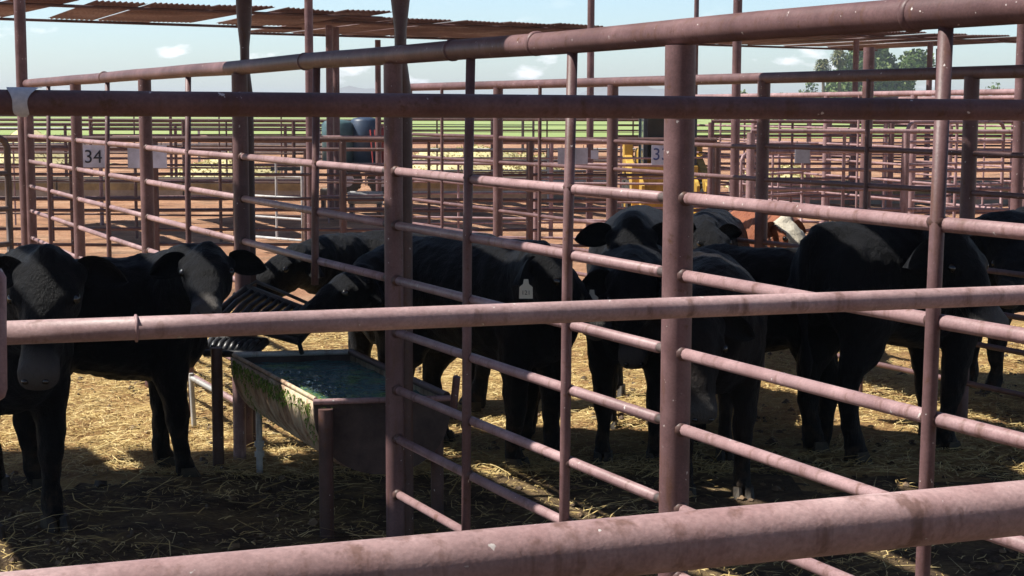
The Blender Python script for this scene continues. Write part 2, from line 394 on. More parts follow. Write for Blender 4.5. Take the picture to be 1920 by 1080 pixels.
# second fence, third fence
def fence_line(label, A, B, spacing, top, zs, mat, rr=.016, pr=.043, tr=.034, pick=True, cat='fence', group=None, toppipe=True, n=10, skip=0, jit=.006):
    A = Vector((A[0], A[1], 0)); B = Vector((B[0], B[1], 0)); L = (B - A).length; d = (B - A).normalized()
    f = empty('pipe_fence', A, label, cat, group)
    k = max(1, round(L / spacing)); sp_ = L / k
    if toppipe:
        pipe('top_rail', A + Vector((0, 0, top)), B + Vector((0, 0, top)), tr, mat, f, 16)
    for i in range(k + 1):
        p = A + d * sp_ * i; pipe('post', p + Vector((0, 0, -.12)), p + Vector((0, 0, top - tr * .6)), pr, mat, f, 14)
    for i in range(k):
        a = A + d * (sp_ * i + pr * .8); b2 = A + d * (sp_ * (i + 1) - pr * .8)
        for z in zs:
            za = z + random.uniform(-jit, jit); zb = z + random.uniform(-jit, jit)
            pipe('rail', a + Vector((0, 0, za)), b2 + Vector((0, 0, zb)), rr, mat, f, n)
        if pick:
            m_ = A + d * sp_ * (i + .5 + random.uniform(-.12, .12)) + Vector((-d.y, d.x, 0)) * rr
            pipe('upright', m_ + Vector((0, 0, -.1)), m_ + Vector((0, 0, top)), rr * .95, mat, f, n)
    return f
fence_line('pink brown pipe fence second in line behind the black calves', (3.45, 7.2), (-1.02, 15.5), 2.05, 1.96, RZ, M['pipe'], tr=.036)
fence_line('pink brown pipe fence farther back on the right behind the second fence', (6.3, 15.6), (2.9, 25.5), 2.2, 1.96, RZ, M['pipe2'])
fence_line('pipe fence running back at the far right edge of the yard', (9.2, 20.5), (6.2, 31), 2.4, 1.96, RZ[:6], M['pipe2'])

VB = .02
def cross(label, px0, px1, Y, top, zs, mat, spacing=2.3, slope=.10, tr=.03, rr=.018, pr=.04, **k):
    a = at(px0, 300, Y); b2 = at(px1, 300, Y); xm = (a.x + b2.x) / 2
    return fence_line(label, (a.x, Y + (a.x - xm) * slope), (b2.x, Y + (b2.x - xm) * slope), spacing, top, zs, mat, tr=tr, rr=rr, pr=pr, **k)
cross('dark topped cross fence closing off the left pens, with the number signs on it', -60, 1345, 17.2, 1.42, [1.04, .77, .65, .44, .27], M['pipe3'], 2.0, .02, tr=.03)
cross('cross fence of pink rails on the right just behind the calves', 1405, 1990, 15.2, 1.55, [1.36, 1.18, 1.0, .80, .60, .40, .20], M['pipe2'], 1.9, .05, tr=.022)
cross('thin railed cross fence in front of the yellow loader', 770, 1560, 21.5, 1.30, [1.1, .82, .62, .42, .22], M['pipe2'], 2.2, .08, tr=.02, rr=.014, pr=.03)
cross('cross fence behind the yellow loader toward the right', 1330, 2010, 21.0, 1.60, [1.42, 1.24, 1.05, .85, .62, .4], M['pipe'], 2.0, .06, tr=.022)
cross('weathered cross fence deep in the yard on the right', 1260, 2020, 27.0, 1.62, [1.4, 1.2, 1.0, .75, .5, .25], M['pipe2'], 2.3, .1, tr=.025)
cross('far pink railed fence at the back of the right pens', 1150, 2040, 34.0, 1.62, [1.42, 1.2, 1.0, .75, .5], M['pipe3'], 2.6, .06, tr=.03, rr=.022)
cross('far dark rail fence behind the left feed bunk', -80, 740, 40.0, 1.35, [1.05, .8, .5, .25], M['pipe3'], 3.0, .02, tr=.03, rr=.02, pick=False)
cross('pale plank rail fence beyond the left pens', -80, 600, 50.0, 1.10, [.85, .62, .4], M['galv'], 3.4, .02, tr=.04, rr=.04, pick=False)
cross('thin dark fence along the near edge of the green field', -100, 1000, 68.0, 1.42, [1.0], M['darkpipe'], 6.5, .02, tr=.04, rr=.03, pr=.05, pick=False)
cross('wire mesh fence by the field in the middle of the picture', 760, 1420, 46.0, 1.5, [1.3, 1.1, .95, .8, .6, .4], M['darkpipe'], 3.2, .02, tr=.02, rr=.012, pick=False)
cross('low fence of pale rails behind the middle pens', 760, 1300, 30.0, 1.0, [.8, .6, .4, .2], M['galv'], 2.6, .15, tr=.022, rr=.016, pick=False)
cross('pale railed fence across the dirt in front of the left feed bunk', -70, 720, 24.0, 1.32, [1.12, .9, .66, .42, .22], M['pipe2'], 2.2, .14, tr=.022, rr=.014, pr=.03)
cross('thin picketed fence low across the left pens behind the blank sign', -70, 735, 21.0, 1.22, [1.0, .78, .56, .34], M['pipe3'], 1.1, -.06, tr=.022, rr=.013, pr=.022, pick=False)
cross('dense railed fence beyond the left feed bunk near the dark tanks', 180, 760, 36.5, 1.6, [1.45, 1.3, 1.15, 1.0, .8, .6], M['pipe'], 2.0, .12, tr=.025, rr=.018, pr=.035)
cross('maroon railed fence just behind the left feed bunk', -70, 760, 33.5, 1.5, [1.3, 1.05, .8, .5], M['pipe3'], 2.5, -.05, tr=.03, rr=.02, pr=.04)
cross('maroon railed fence behind the pale hay heaps in the middle', 740, 1290, 38.0, 1.5, [1.25, 1.0, .75, .5, .25], M['pipe3'], 2.7, .05, tr=.03, rr=.02, pr=.045)
cross('pink railed fence low behind the black calves in the middle', 760, 1250, 18.9, 1.10, [.88, .66, .44, .22], M['pipe2'], 2.1, -.18, tr=.02, rr=.015, pr=.03)
# angled gates
def gate(label, A, B, top, zs, mat, r=.018):
    A = Vector((A[0], A[1], 0)); B = Vector((B[0], B[1], 0)); f = empty('pipe_gate', A, label, 'gate')
    lo = min(zs); Z = lambda z: Vector((0, 0, z))
    d = (B - A).normalized()
    V, F = tube_vf([A + Z(lo), A + Z(top - .08), A + d * .03 + Z(top - .03), A + d * .09 + Z(top), B - d * .09 + Z(top), B - d * .03 + Z(top - .03), B + Z(top - .08), B + Z(lo), A + Z(lo)], r, 10)
    pobj('gate_frame', V, F, mat, f, True, origin=A)
    for z in zs[:-1] if zs[-1] == lo else zs: pipe('rail', A + Z(z), B + Z(z), r * .8, mat, f, 10)
    m_ = (A + B) / 2; pipe('upright', m_ + Z(lo), m_ + Z(top), r * .8, mat, f, 10)
a = at(-60, 300, 13.0); b2 = at(14, 300, 13.4)
gate('dark pipe gate at the left edge beyond the near calf', (a.x, a.y), (b2.x, b2.y), 1.50, [1.2, .9, .6, .3], M['darkpipe'], .03)
a = at(1390, 300, 18.2); b2 = at(1505, 300, 19.2)
gate('small pale pipe gate behind the red calf', (a.x, a.y), (b2.x, b2.y), 1.25, [1.0, .75, .5, .25], M['pipe2'])
a = at(470, 300, 19.2); b2 = at(566, 300, 18.6)
gate('open pipe gate with rounded corners in the middle of the left pens', (a.x, a.y), (b2.x, b2.y), 1.15, [.95, .7, .45, .2], M['galv'])
a = at(1700, 300, 17.6); b2 = at(1880, 300, 18.6)
gate('wide pink pipe gate at the right behind the big calf', (a.x, a.y), (b2.x, b2.y), 1.62, [1.4, 1.15, .9, .65, .4], M['pipe2'], .022)

# ------------------------------------------------------------------ canopies
def canopy(label, A, B, depth, h, nsheet,  post_at=(), gap=.05, skewr=.12, corr=True, dir_=None, lenvar=.25, mat=None, beam=True, drop=.0, gaps=(), extra=None, gapf={}, br=.045, bdz=.09):
    A = Vector((A[0], A[1], 0)); B = Vector((B[0], B[1], 0)); d = (B - A).normalized(); L = (B - A).length
    u = dir_ if dir_ else UD
    root = empty('shade_canopy', A, label, 'shade canopy')
    sw = L / nsheet; thick = .004
    for i in range(nsheet):
        if i in gaps: continue
        sk = random.uniform(-skewr, skewr); dv = random.uniform(0, lenvar) + (extra(i) if extra else 0); g0 = gapf.get(i, random.uniform(.2, 1) * gap)
        p0 = A + d * (sw * i + g0) - u * random.uniform(0, lenvar * .4); wid = sw - g0
        ncor = max(6, int(wid / .076)); cols = ncor * 3; V = []; F = []
        tl = random.uniform(-.03, .03)
        for j in (0, 1):
            for k in range(cols + 1):
                q = p0 + d * (wid * k / cols + sk * j) + u * ((depth + dv) * j)
                z = h - drop * j + (.016 * math.sin(2 * math.pi * k / 3.0) if corr else 0) + tl * (k / cols) + .002 * i % 2
                V.append(q + Vector((0, 0, z)))
        nn = cols + 1
        F = [(k, k + 1, nn + k + 1, nn + k) for k in range(cols)]
        b0 = len(V); V += [v + Vector((0, 0, thick)) for v in V[:b0]]
        F += [tuple(x + b0 for x in reversed(f)) for f in F[:cols]]
        F += [(k + 1, k, k + b0, k + 1 + b0) for k in range(cols)] + [(nn + k, nn + k + 1, nn + k + 1 + b0, nn + k + b0) for k in range(cols)]
        pobj('roof_sheet', V, F, M['roof'] if not mat else mat, root, True, origin=p0)
    if beam:
        for f in (.08, .92):
            pipe('beam', A + u * depth * f + Vector((0, 0, h - bdz - drop * f)), B + u * depth * f + Vector((0, 0, h - bdz - drop * f)), br, M['pipe3'], root, 12)
    for (fx, fy) in post_at:
        p = A + d * L * fx + u * depth * fy
        pipe('post', p + Vector((0, 0, -.1)), p + Vector((0, 0, h - .1 - drop * fy)), .055, M['pipe'], root, 16)
    return root
# overhead canopy whose shade covers the trough and the calves
SH = Vector((SUN.x / SUN.z, SUN.y / SUN.z, 0)) * 3.3
near = canopy('rusty corrugated shade roof on pipe posts over the trough and the calves', (-8.08 + SH.x, 3.93 + SH.y), (9.2 + SH.x, 6.49 + SH.y), 3.2, 3.3, 21, gap=.05, skewr=.03, dir_=UD, lenvar=.35, extra=lambda i: 2.0 if i >= 15 else .3 if i == 14 else 0, gapf={9: .14, 10: .17, 11: .13, 12: .07, 8: .10, 14: .17, 13: .08, 15: .09})
shade_post(.016, .024, .044, '', parent=near); shade_post(2.058, .014, .041, '', parent=near)
pipe('post', sf(-4.3, -.1) + Vector((.3, 0, 0)), sf(-4.3, 3.2) + Vector((.3, 0, 0)), .052, M['pipe3'], near, 16)
p48 = atz(49, 13.6, 0)
pipe('tall_post', p48 + Vector((0, 0, -.1)), p48 + Vector((0, 0, 3.9)), .048, M['pipe'], None, 18, label='tall brown pipe post at the far left end of the long fence', cat='post')
for pxx, Y, r, lab in ((583, 19.6, .052, 'tall pale brown pipe post behind the middle of the left pens'), (1105, 21.5, .048, 'tall dark pipe post left of the yellow loader'),
                       (1376, 17.6, .050, 'tall brown pipe post just right of the yellow loader'), (1300, 30, .045, 'slim far pipe post seen behind the thick near post'),
                       (1905, 14.6, .055, 'tall red brown pipe post at the right edge of the yard'), (1621, 15.3, .055, 'red brown pipe post in line with the big tree')):
    p = atz(pxx, Y, 0); top = 4.3 if pxx < 1600 else 3.0
    if pxx == 1621: top = 2.35
    pipe('tall_post', p + Vector((0, 0, -.1)), p + Vector((0, 0, top)), r, M['pipe'], None, 16, label=lab, cat='post')
H2 = 3.15
def cp(px, py, h=H2):
    dpt = (h - CH) * FPX / (205.0 - py) ; p = at(px, 205, dpt); return (p.x, dpt)
canopy('long rusty corrugated shade roof across the upper left sky', cp(-120, -2), cp(735, 29), 4.4, H2, 7, [(.99, .5)], gap=.26, skewr=.3, br=.022, bdz=.05)
canopy('rusty corrugated shade roof in the upper middle sky behind the thick post', cp(640, 40, 3.12), cp(1130, 51), 5.2, H2, 5, [(.0, .1), (.55, .95)], gap=.30, skewr=.3, br=.022, bdz=.05)
canopy('low looking rusty shade roof in the upper right in front of the big tree', cp(1370, 52), cp(1960, 73), 5.6, H2, 7, [(.42, .1), (.66, .1), (.96, .5)], gap=.30, skewr=.3, br=.022, bdz=.05)
canopy('added unseen roof behind the camera that blocks sky light', (-7, -6.5), (9, -6.0), 6.8, 3.0, 12, [(.05, .95), (.95, .95)], dir_=Vector((0, 1, 0)))  # unseen roof, added to cut the sky light reaching the shaded calves

# ------------------------------------------------------------------ front fence, right in front of the camera
front = empty('pipe_fence', atz(-400, 2.25, 0), 'nearest upright pipe fence with thin top rail and middle rail crossing the whole view', 'fence')
def fr(px, py, dep): 
    d = ray(px, py); return Vector((0, 0, CH)) + d * dep
A, B = fr(0, 192, 2.385), fr(1920, 206, 2.95); dd = (B - A).normalized()
long_rail(front, A - dd * 1.2, B + dd * 1.2, .0195, M['pipe'], 40, .001, 'top_rail', 5)
A2, B2 = fr(0, 625, 2.435), fr(1920, 553, 3.01); d2 = (B2 - A2).normalized()
long_rail(front, fr(4, 624.5, 2.436), B2 + d2 * 1.2, .0187, M['midpipe'], 40, .001, 'middle_rail', 8)
collar(front, A2 + d2 * .205, d2, .0183, M['pipe2'], .003)
pipe('post', atz(-560, 2.2, -.1), atz(-560, 2.2, 1.8), .03, M['pipe'], front, 20)
pe = B + dd * 1.15; pipe('post', (pe.x, pe.y, -.1), (pe.x, pe.y, 1.8), .03, M['pipe'], front, 20)
# bracket the middle rail is welded to
bx = fr(-6, 625, 2.36)
V, F = tube_vf([fr(-10, 505, 2.37), fr(-8, 520, 2.37), fr(-7, 640, 2.37), fr(-6, 730, 2.37), fr(-6, 745, 2.37), fr(-6, 752, 2.37)], [.010, .0155, .0155, .0155, .012, .004], 16)
pobj('bracket', V, F, M['pipe2'], front, True, origin=bx)
# pale paint splash on the top rail
V = []; F = []
lo_t, hi_t = 0.0, .1
for _ in range(30):
    md = (lo_t + hi_t) / 2; q_ = A.lerp(B, md) - Vector((0, 0, CH)); lo_t, hi_t = (md, hi_t) if 960 + FPX * q_.dot(RT) / q_.dot(FW) < 46 else (lo_t, md)
c0 = A.lerp(B, md); n = 18
for k in range(n + 1):
    t_ = k / n; ang = math.radians(105 - 175 * t_); wdt = .5 * (.042 * (1 - t_) ** 1.3 + .017 + .006 * math.sin(t_ * 9)) * (1 if t_ < .9 else .7)
    for sx in (-1, 1):
        V.append(c0 + dd * sx * wdt * .85 + Vector((0, -math.cos(ang), math.sin(ang))) * .0232)
for k in range(n): F.append((2 * k, 2 * k + 1, 2 * k + 3, 2 * k + 2))
pobj('paint_splash', V, F, M['white'], front, True, origin=c0)
# unseen beam added overhead only to cast shade along the top rail
cs = Vector((SUN.x / SUN.z, SUN.y / SUN.z, 1)) * (3.05 - A.z)
pu = empty('added_shade_beam', (A.x + cs.x, A.y + cs.y, 0), 'added unseen beam overhead that shades the top rail of the nearest fence', 'beam')
pa, pb = A - dd * 2.4 + cs, B + dd * 3.2 + cs
V, F = box_vf((pa + pb) / 2, ((pb - pa).length, .062, .05), Matrix.Rotation(math.atan2(dd.y, dd.x), 3, 'Z')); pobj('beam', V, F, M['pipe3'], pu)
for q_ in (pa, pb): pipe('post', (q_.x, q_.y, -.1), (q_.x, q_.y, 3.02), .04, M['pipe3'], pu, 14)
# nearest rail
low = empty('rail_fence', fr(-400, 1150, 1.4) * 1.0, 'nearest thick pipe rail sloping across the bottom of the picture', 'fence')
low.location.z = 0
A3, B3 = fr(0, 1138, 1.456), fr(1920, 951, 1.83); d3 = (B3 - A3).normalized()
long_rail(low, A3 - d3 * .9, B3 + d3 * 1.2, .0315, M['fadepipe'], 56, .0008, 'top_rail', 3)
for e_ in (A3 - d3 * .85, B3 + d3 * 1.1): pipe('post', (e_.x, e_.y, -.1), (e_.x, e_.y, e_.z - .02), .03, M['pipe'], low, 18)

# ------------------------------------------------------------------ text helper
def text_mesh(s, size, mat, depth=.002):
    c = bpy.data.curves.new('lettering', 'FONT'); c.body = s; c.size = size; c.align_x = 'CENTER'; c.align_y = 'CENTER'; c.extrude = depth
    o = bpy.data.objects.new('lettering', c); COL.objects.link(o)
    bpy.context.view_layer.update()
    me = bpy.data.meshes.new_from_object(o.evaluated_get(bpy.context.evaluated_depsgraph_get()))
    bpy.data.objects.remove(o); me.materials.clear(); me.materials.append(mat); return me

# ------------------------------------------------------------------ cattle
def loft(path, ws, hs, upref=Vector((0, 0, 1)), n=18):
    P = [Vector(p) for p in path]; V = []; F = []
    for i, p in enumerate(P):
        t = (P[min(i + 1, len(P) - 1)] - P[max(i - 1, 0)]).normalized()
        s = t.cross(upref); s.normalize(); u = s.cross(t).normalized()
        for k in range(n):
            a = 2 * math.pi * k / n; V.append(p + s * math.cos(a) * ws[i] + u * math.sin(a) * hs[i])
    for i in range(len(P) - 1):
        for k in range(n): F.append((i * n + k, i * n + (k + 1) % n, (i + 1) * n + (k + 1) % n, (i + 1) * n + k))
    F.append(tuple(reversed(range(n)))); F.append(tuple(range((len(P) - 1) * n, len(P) * n)))
    return V, F
def ellip(c, ax, r, n=14, m=9):
    V = []; F = []
    for i in range(1, m):
        th = math.pi * i / m
        for k in range(n):
            a = 2 * math.pi * k / n
            V.append(Vector(c) + ax[0] * r[0] * math.sin(th) * math.cos(a) + ax[1] * r[1] * math.sin(th) * math.sin(a) + ax[2] * r[2] * math.cos(th))
    for i in range(m - 2):
        for k in range(n): F.append((i * n + k, (i + 1) * n + k, (i + 1) * n + (k + 1) % n, i * n + (k + 1) % n))
    V.append(Vector(c) + ax[2] * r[2]); V.append(Vector(c) - ax[2] * r[2]); a = len(V) - 2
    for k in range(n):
        F.append((a, k, (k + 1) % n)); F.append((a + 1, (m - 2) * n + (k + 1) % n, (m - 2) * n + k))
    return V, F
def remesh(V, F, vox, mat, name, smooth_it=5):
    me = mesh('tmp', V, F); bm = bmesh.new(); bm.from_mesh(me); bmesh.ops.recalc_face_normals(bm, faces=bm.faces); bm.to_mesh(me); bm.free()
    o = bpy.data.objects.new('tmp', me); COL.objects.link(o)
    r = o.modifiers.new('r', 'REMESH'); r.mode = 'VOXEL'; r.voxel_size = vox; r.use_smooth_shade = True
    s = o.modifiers.new('s', 'SMOOTH'); s.iterations = smooth_it; s.factor = .5
    bpy.context.view_layer.update()
    res = bpy.data.meshes.new_from_object(o.evaluated_get(bpy.context.evaluated_depsgraph_get()))
    bpy.data.objects.remove(o); bpy.data.meshes.remove(me); res.name = name
    res.materials.clear(); res.materials.append(mat); res.polygons.foreach_set('use_smooth', [True] * len(res.polygons))
    return res
EX = (Vector((1, 0, 0)), Vector((0, 1, 0)), Vector((0, 0, 1)))
def calf(label, loc, yaw, poll, hdir, S=1.0, sx=1.0, mat='black', step=(0, 0, 0, 0), droop=(.25, .25), face=None, tags=(), hair=.009, tailz=None, vox=.015, muzzle=.6, fn=None):
    """loc: ground point under the middle of the body; poll, hdir in world space"""
    loc = Vector((loc[0], loc[1], 0)); a = math.radians(yaw)
    Fw = Vector((math.cos(a), math.sin(a), 0)); Lf = Vector((-math.sin(a), math.cos(a), 0)); Z = Vector((0, 0, 1))
    root = empty('calf', loc, label, 'calf', None)
    T = lambda x, y, z: Fw * x * S * sx + Lf * y * S + Z * z * S
    parts = []
    bx = [(-.66, .88, .05, .07), (-.62, .88, .115, .14), (-.54, .86, .19, .20), (-.40, .835, .235, .245), (-.20, .80, .255, .275), (.02, .775, .262, .295), (.20, .77, .245, .305), (.34, .77, .205, .295), (.45, .775, .15, .25), (.53, .78, .08, .16)]
    parts.append(loft([T(x, 0, z) for x, z, _, _ in bx], [q * S for _, _, q, _ in bx], [q * S for _, _, _, q in bx]))
    ax = (Fw, Lf, Z)
    for sy in (1, -1):
        parts.append(ellip(T(.28, .135 * sy, .76), ax, (.15 * S * sx, .10 * S, .25 * S)))
        parts.append(ellip(T(-.46, .125 * sy, .78), ax, (.17 * S * sx, .12 * S, .23 * S)))
    parts.append(ellip(T(.20, 0, 1.0), ax, (.2 * S * sx, .08 * S, .085 * S)))
    parts.append(ellip(T(-.50, 0, 1.0), ax, (.14 * S * sx, .10 * S, .065 * S)))
    # legs
    fl = []
    for i, sy in enumerate((1, -1)):
        st = step[i]
        pts = [(.30, .125, .74), (.29, .135, .56), (.30 + st * .3, .135, .42), (.31 + st * .6, .13, .29), (.305 + st * .8, .13, .18), (.31 + st, .13, .095), (.335 + st, .13, .03)]
        rs = [.11, .088, .062, .053, .038, .044, .050]
        parts.append(loft([T(x, y * sy, z) for x, y, z in pts], [r * S * .92 for r in rs], [r * S * 1.12 for r in rs], upref=Fw, n=14)); fl.append(T(.345 + st, .13 * sy, 0))
        st = step[2 + i]
        pts = [(-.42, .12, .80), (-.38, .14, .62), (-.42 + st * .2, .14, .50), (-.50 + st * .45, .135, .40), (-.515 + st * .6, .13, .33), (-.495 + st * .8, .13, .20), (-.475 + st, .13, .095), (-.45 + st, .13, .03)]
        rs = [.17, .125, .085, .058, .050, .040, .045, .050]
        parts.append(loft([T(x, y * sy, z) for x, y, z in pts], [r * S * .82 for r in rs], [r * S * 1.2 for r in rs], upref=Fw, n=14)); fl.append(T(-.44 + st, .13 * sy, 0))
    # head frame
    D = Vector(hdir).normalized(); pl = Vector(poll) - loc
    N = Vector(fn) if fn else (Z * .6 + Vector((D.x, D.y, 0)))
    N = (N - D * N.dot(D)).normalized(); W = D.cross(N).normalized()
    HL = .46 * S
    H = lambda t, wv, off: pl + D * HL * t + W * wv * S - N * off * S
    st = [(-.10, .045, .05, .085), (-.04, .075, .07, .08), (.05, .10, .095, .09), (.18, .118, .112, .10), (.33, .115, .115, .10), (.48, .092, .105, .092), (.63, .072, .085, .08), (.78, .066, .070, .070), (.90, .074, .064, .062), (.98, .068, .055, .06), (1.03, .045, .035, .06)]
    parts.append(loft([H(t, 0, o) for t, _, _, o in st], [q * S for _, q, _, _ in st], [q * S for _, _, q, _ in st], upref=N))
    parts.append(ellip(H(.0, 0, .045), (W, D, N), (.062 * S, .05 * S, .05 * S)))
    for sy in (1, -1):
        parts.append(ellip(H(.30, .088 * sy, .045), (D, W, N), (.05 * S, .032 * S, .032 * S)))
        parts.append(ellip(H(.93, .040 * sy, .022), (D, W, N), (.026 * S, .024 * S, .022 * S)))
        parts.append(ellip(H(.10, .085 * sy, .09), (D, W, N), (.05 * S, .045 * S, .04 * S)))
    # neck
    c1 = T(.26, 0, .80); c2 = H(.14, 0, .11); m1 = c1.lerp(c2, .35) + Z * .04 * S; m2 = c1.lerp(c2, .72) + Z * .03 * S
    parts.append(loft([c1, m1, m2, c2], [.17 * S, .135 * S, .115 * S, .085 * S], [.26 * S, .21 * S, .165 * S, .11 * S]))
    V, F = join_vf(parts)
    me = remesh(V, F, vox * S, M[mat], 'body')
    # hide texture in the silhouette and a skin mask for the muzzle
    n = len(me.vertices); co = np.zeros(n * 3); me.vertices.foreach_get('co', co); co = co.reshape(-1, 3)
    no = np.zeros(n * 3); me.vertex_normals.foreach_get('vector', no); no = no.reshape(-1, 3)
    sd_ = random.random() * 50
    dsp = np.array([noise.noise(Vector((c[0] * 13 + sd_, c[1] * 13, c[2] * 9))) + .7 * noise.noise(Vector((c[0] * 34, c[1] * 34 + sd_, c[2] * 20))) for c in co])
    tip = np.array(H(1.0, 0, .05)); dist = np.linalg.norm(co - tip, axis=1) / S
    sk = np.clip((.135 - dist) / .06, 0, 1)
    co = co + no * (dsp * hair * S * (1 - sk))[:, None]
    low_ = co[:, 2] < .012
    co[low_, 2] = .012
    me.vertices.foreach_set('co', co.ravel())
    at_ = me.attributes.new('skin', 'FLOAT', 'POINT'); at_.data.foreach_set('value', (sk * muzzle).astype(np.float32))
    if face:
        me.materials.append(M[face]); fc = np.array([p.center[:] for p in me.polygons])
        rel = fc - np.array(pl); tt = rel @ np.array(D) / HL; ww = np.abs(rel @ np.array(W)) / S; oo = rel @ np.array(N) / S
        me.polygons.foreach_set('material_index', ((tt > -.12) & (ww < .1) & (oo > -.17)).astype(np.int32))
    link('body', me, root, loc)
    # ears
    dr = droop
    for i, sy in enumerate((1, -1)):
        b0 = H(.06, .095 * sy, .075)
        E = (W * sy * 1.0 - Z * dr[i] - N * .15).normalized(); B = (Z * 1.0 - E * E.z).normalized(); C = E.cross(B); 
        if C.dot(N) < 0: C = -C
        VV = []; FF = []; nu, nv = 12, 8; L = .178 * S
        for side_ in (0, 1):
            for iu in range(nu + 1):
                u_ = iu / nu; hw = .057 * S * (math.sin(math.pi * (.10 + .90 * u_) ** .85) ** .7 + .02) * (1 if u_ < .999 else .1)
                for iv in range(nv + 1):
                    v_ = iv / nv * 2 - 1
                    VV.append(b0 + E * L * u_ + B * hw * v_ + C * ((-.022 + .03 * v_ * v_) * S - side_ * .010 * S * (1 - .8 * v_ * v_)) - Z * .02 * S * u_ * u_)
        q = (nu + 1) * (nv + 1)
        for iu in range(nu):
            for iv in range(nv):
                w0 = iu * (nv + 1) + iv; FF.append((w0, w0 + 1, w0 + nv + 2, w0 + nv + 1)); FF.append((q + w0, q + w0 + nv + 1, q + w0 + nv + 2, q + w0 + 1))
            for iv in (0, nv):
                w0 = iu * (nv + 1) + iv; FF.append((w0, w0 + nv + 1, q + w0 + nv + 1, q + w0))
        ea = link('ear', mesh('ear', VV, FF, M[mat], True), root, loc)
        if i in tags or -i - 1 in tags:
            tp = loc + b0 + E * L * .55 - Z * .02; tp = tp - Vector((tp.x, tp.y, 0)).normalized() * .075 * S
            tv, tf = [], []
            prof = [(-.010, 0), (.010, 0), (.013, -.022), (.030, -.036), (.031, -.088), (-.031, -.088), (-.030, -.036), (-.013, -.022)]
            view = Vector((-tp.x, -tp.y, 0)).normalized(); sdv = Z.cross(view)
            for dth in (0, .003):
                for x_, z_ in prof: tv.append(tp + sdv * x_ + Z * z_ + view * dth)
            tf = [tuple(range(8)), tuple(range(15, 7, -1))] + [(k, k + 8, (k + 1) % 8 + 8, (k + 1) % 8) for k in range(8)]
            tg = pobj('ear_tag', tv, tf, M['tag'], root, origin=tp)
            num = link('number', text_mesh('121' if i in tags else '7', .028, M['ink'], .0006), tg, tp + view * .004 - Z * .062)
            num.rotation_euler = (math.radians(90), 0, math.atan2(sdv.y, sdv.x))
    for sy in (1, -1):
        ev, ef = ellip(H(.33, .108 * sy, .045), (D, W, N), (.022 * S, .016 * S, .018 * S)); link('eye', mesh('eye', ev, ef, M['eye'], True), root, loc)
        ev, ef = ellip(H(1.0, .034 * sy, .026), (D, W, N), (.010 * S, .013 * S, .012 * S), 10, 6); link('nostril', mesh('nostril', ev, ef, M['eye'], True), root, loc)
    # hooves: two toes each
    for f in fl:
        vv = []
        for toe in (-1, 1):
            c = f + Lf * toe * .026 * S
            bot = [c + Fw * x * S + Lf * y * S for x, y in ((.065, .006), (.05, .022 * 1), (-.04, .024), (-.045, -.022), (.05, -.02))]
            top_ = [c + Fw * x * S + Lf * y * S + Z * .058 * S for x, y in ((.03, .004), (.022, .02), (-.038, .021), (-.04, -.02), (.022, -.018))]
            vv.append((bot + top_, [(4, 3, 2, 1, 0), (5, 6, 7, 8, 9)] + [(k, (k + 1) % 5, (k + 1) % 5 + 5, k + 5) for k in range(5)]))
        hv, hf = join_vf(vv); link('hoof', mesh('hoof', hv, hf, M['hoof']), root, loc)
    # tail
    tz = tailz or .34
    sw_ = random.uniform(-.05, .05)
    tp = [T(-.60, 0, 1.0), T(-.665, 0, .97), T(-.695, sw_ * .3, .88), T(-.70, sw_ * .6, .72), T(-.70, sw_, .56), T(-.70, sw_ * 1.3, tz + .12), T(-.69, sw_ * 1.2, tz)]
    V, F = tube_vf(tp, [.032 * S, .03 * S, .022 * S, .017 * S, .015 * S, .032 * S, .008 * S], 10)
    link('tail', mesh('tail', V, F, M[mat], True), root, loc)
    return root

def W2(px, py): 
    g = gnd(px, py); return g
# big steer close at the left edge
calf('largest black steer at the left edge staring into the camera, broad ear held out', (-2.22, 6.66), -56, at(84, 474, 5.75), (.03, -.46, -.86), S=1.06, step=(0, .02, 0, 0), droop=(.12, .12), hair=.008)
calf('black calf left of the trough with pale muzzle, its head turned to the camera', (-1.88, 7.38), 20, at(388, 456, 7.08), (.12, -.72, -.50), S=.985, sx=.82, step=(-.03, .05, .02, .0), droop=(.18, .05), hair=.009, muzzle=1.2)
calf('black calf behind the water trough looking left past the slatted guard', (-.62, 9.15), 188, at(548, 458, 8.55), (-.62, -.45, -.55), S=.97, sx=.9, droop=(.1, .3), muzzle=1.0)
calf('black calf just behind the right rim of the trough, looking left past the post', (-.34, 8.22), 174, at(668, 497, 7.75), (-.72, -.38, -.55), S=1.0, sx=.88, step=(.04, -.02, 0, 0), droop=(.3, .3), muzzle=.5)
calf('black calf in the middle wearing a pale bottle shaped ear tag, body side on', (-.12, 7.85), -38, at(1032, 462, 7.30), (.60, -.22, -.75), S=1.03, sx=.95, step=(.0, -.04, .02, -.03), droop=(.28, .5), tags=(0,))
calf('black calf holding its head high and facing the camera in the middle of the herd', (.72, 9.1), -98, at(1187, 412, 8.15), (.02, -.55, -.80), S=1.10, droop=(.0, .0), hair=.004)
calf('black calf facing the camera with lowered head and two small drop shaped ear tags', (.62, 8.05), -96, at(1186, 500, 7.35), (.0, -.35, -.92), S=1.0, droop=(.35, .35), tags=(-1, -2))
calf('brownish black calf directly behind the thick near post, its head hanging low', (.93, 7.35), -92, at(1312, 585, 6.70), (.02, -.30, -.95), S=1.0, mat='blackb', droop=(.3, .3))
calf('black calf side on just right of the thick near post, back sagging in the middle', (1.26, 8.25), 166, at(1250, 520, 8.05), (-.75, -.35, -.55), S=.97, sx=.85, step=(0, .03, 0, .04), droop=(.3, .3))
calf('black calf far back behind the thick near post with one ear pricked upright', (1.36, 10.95), -104, at(1328, 416, 10.2), (.25, -.7, -.6), S=.98, droop=(-.9, -.2))
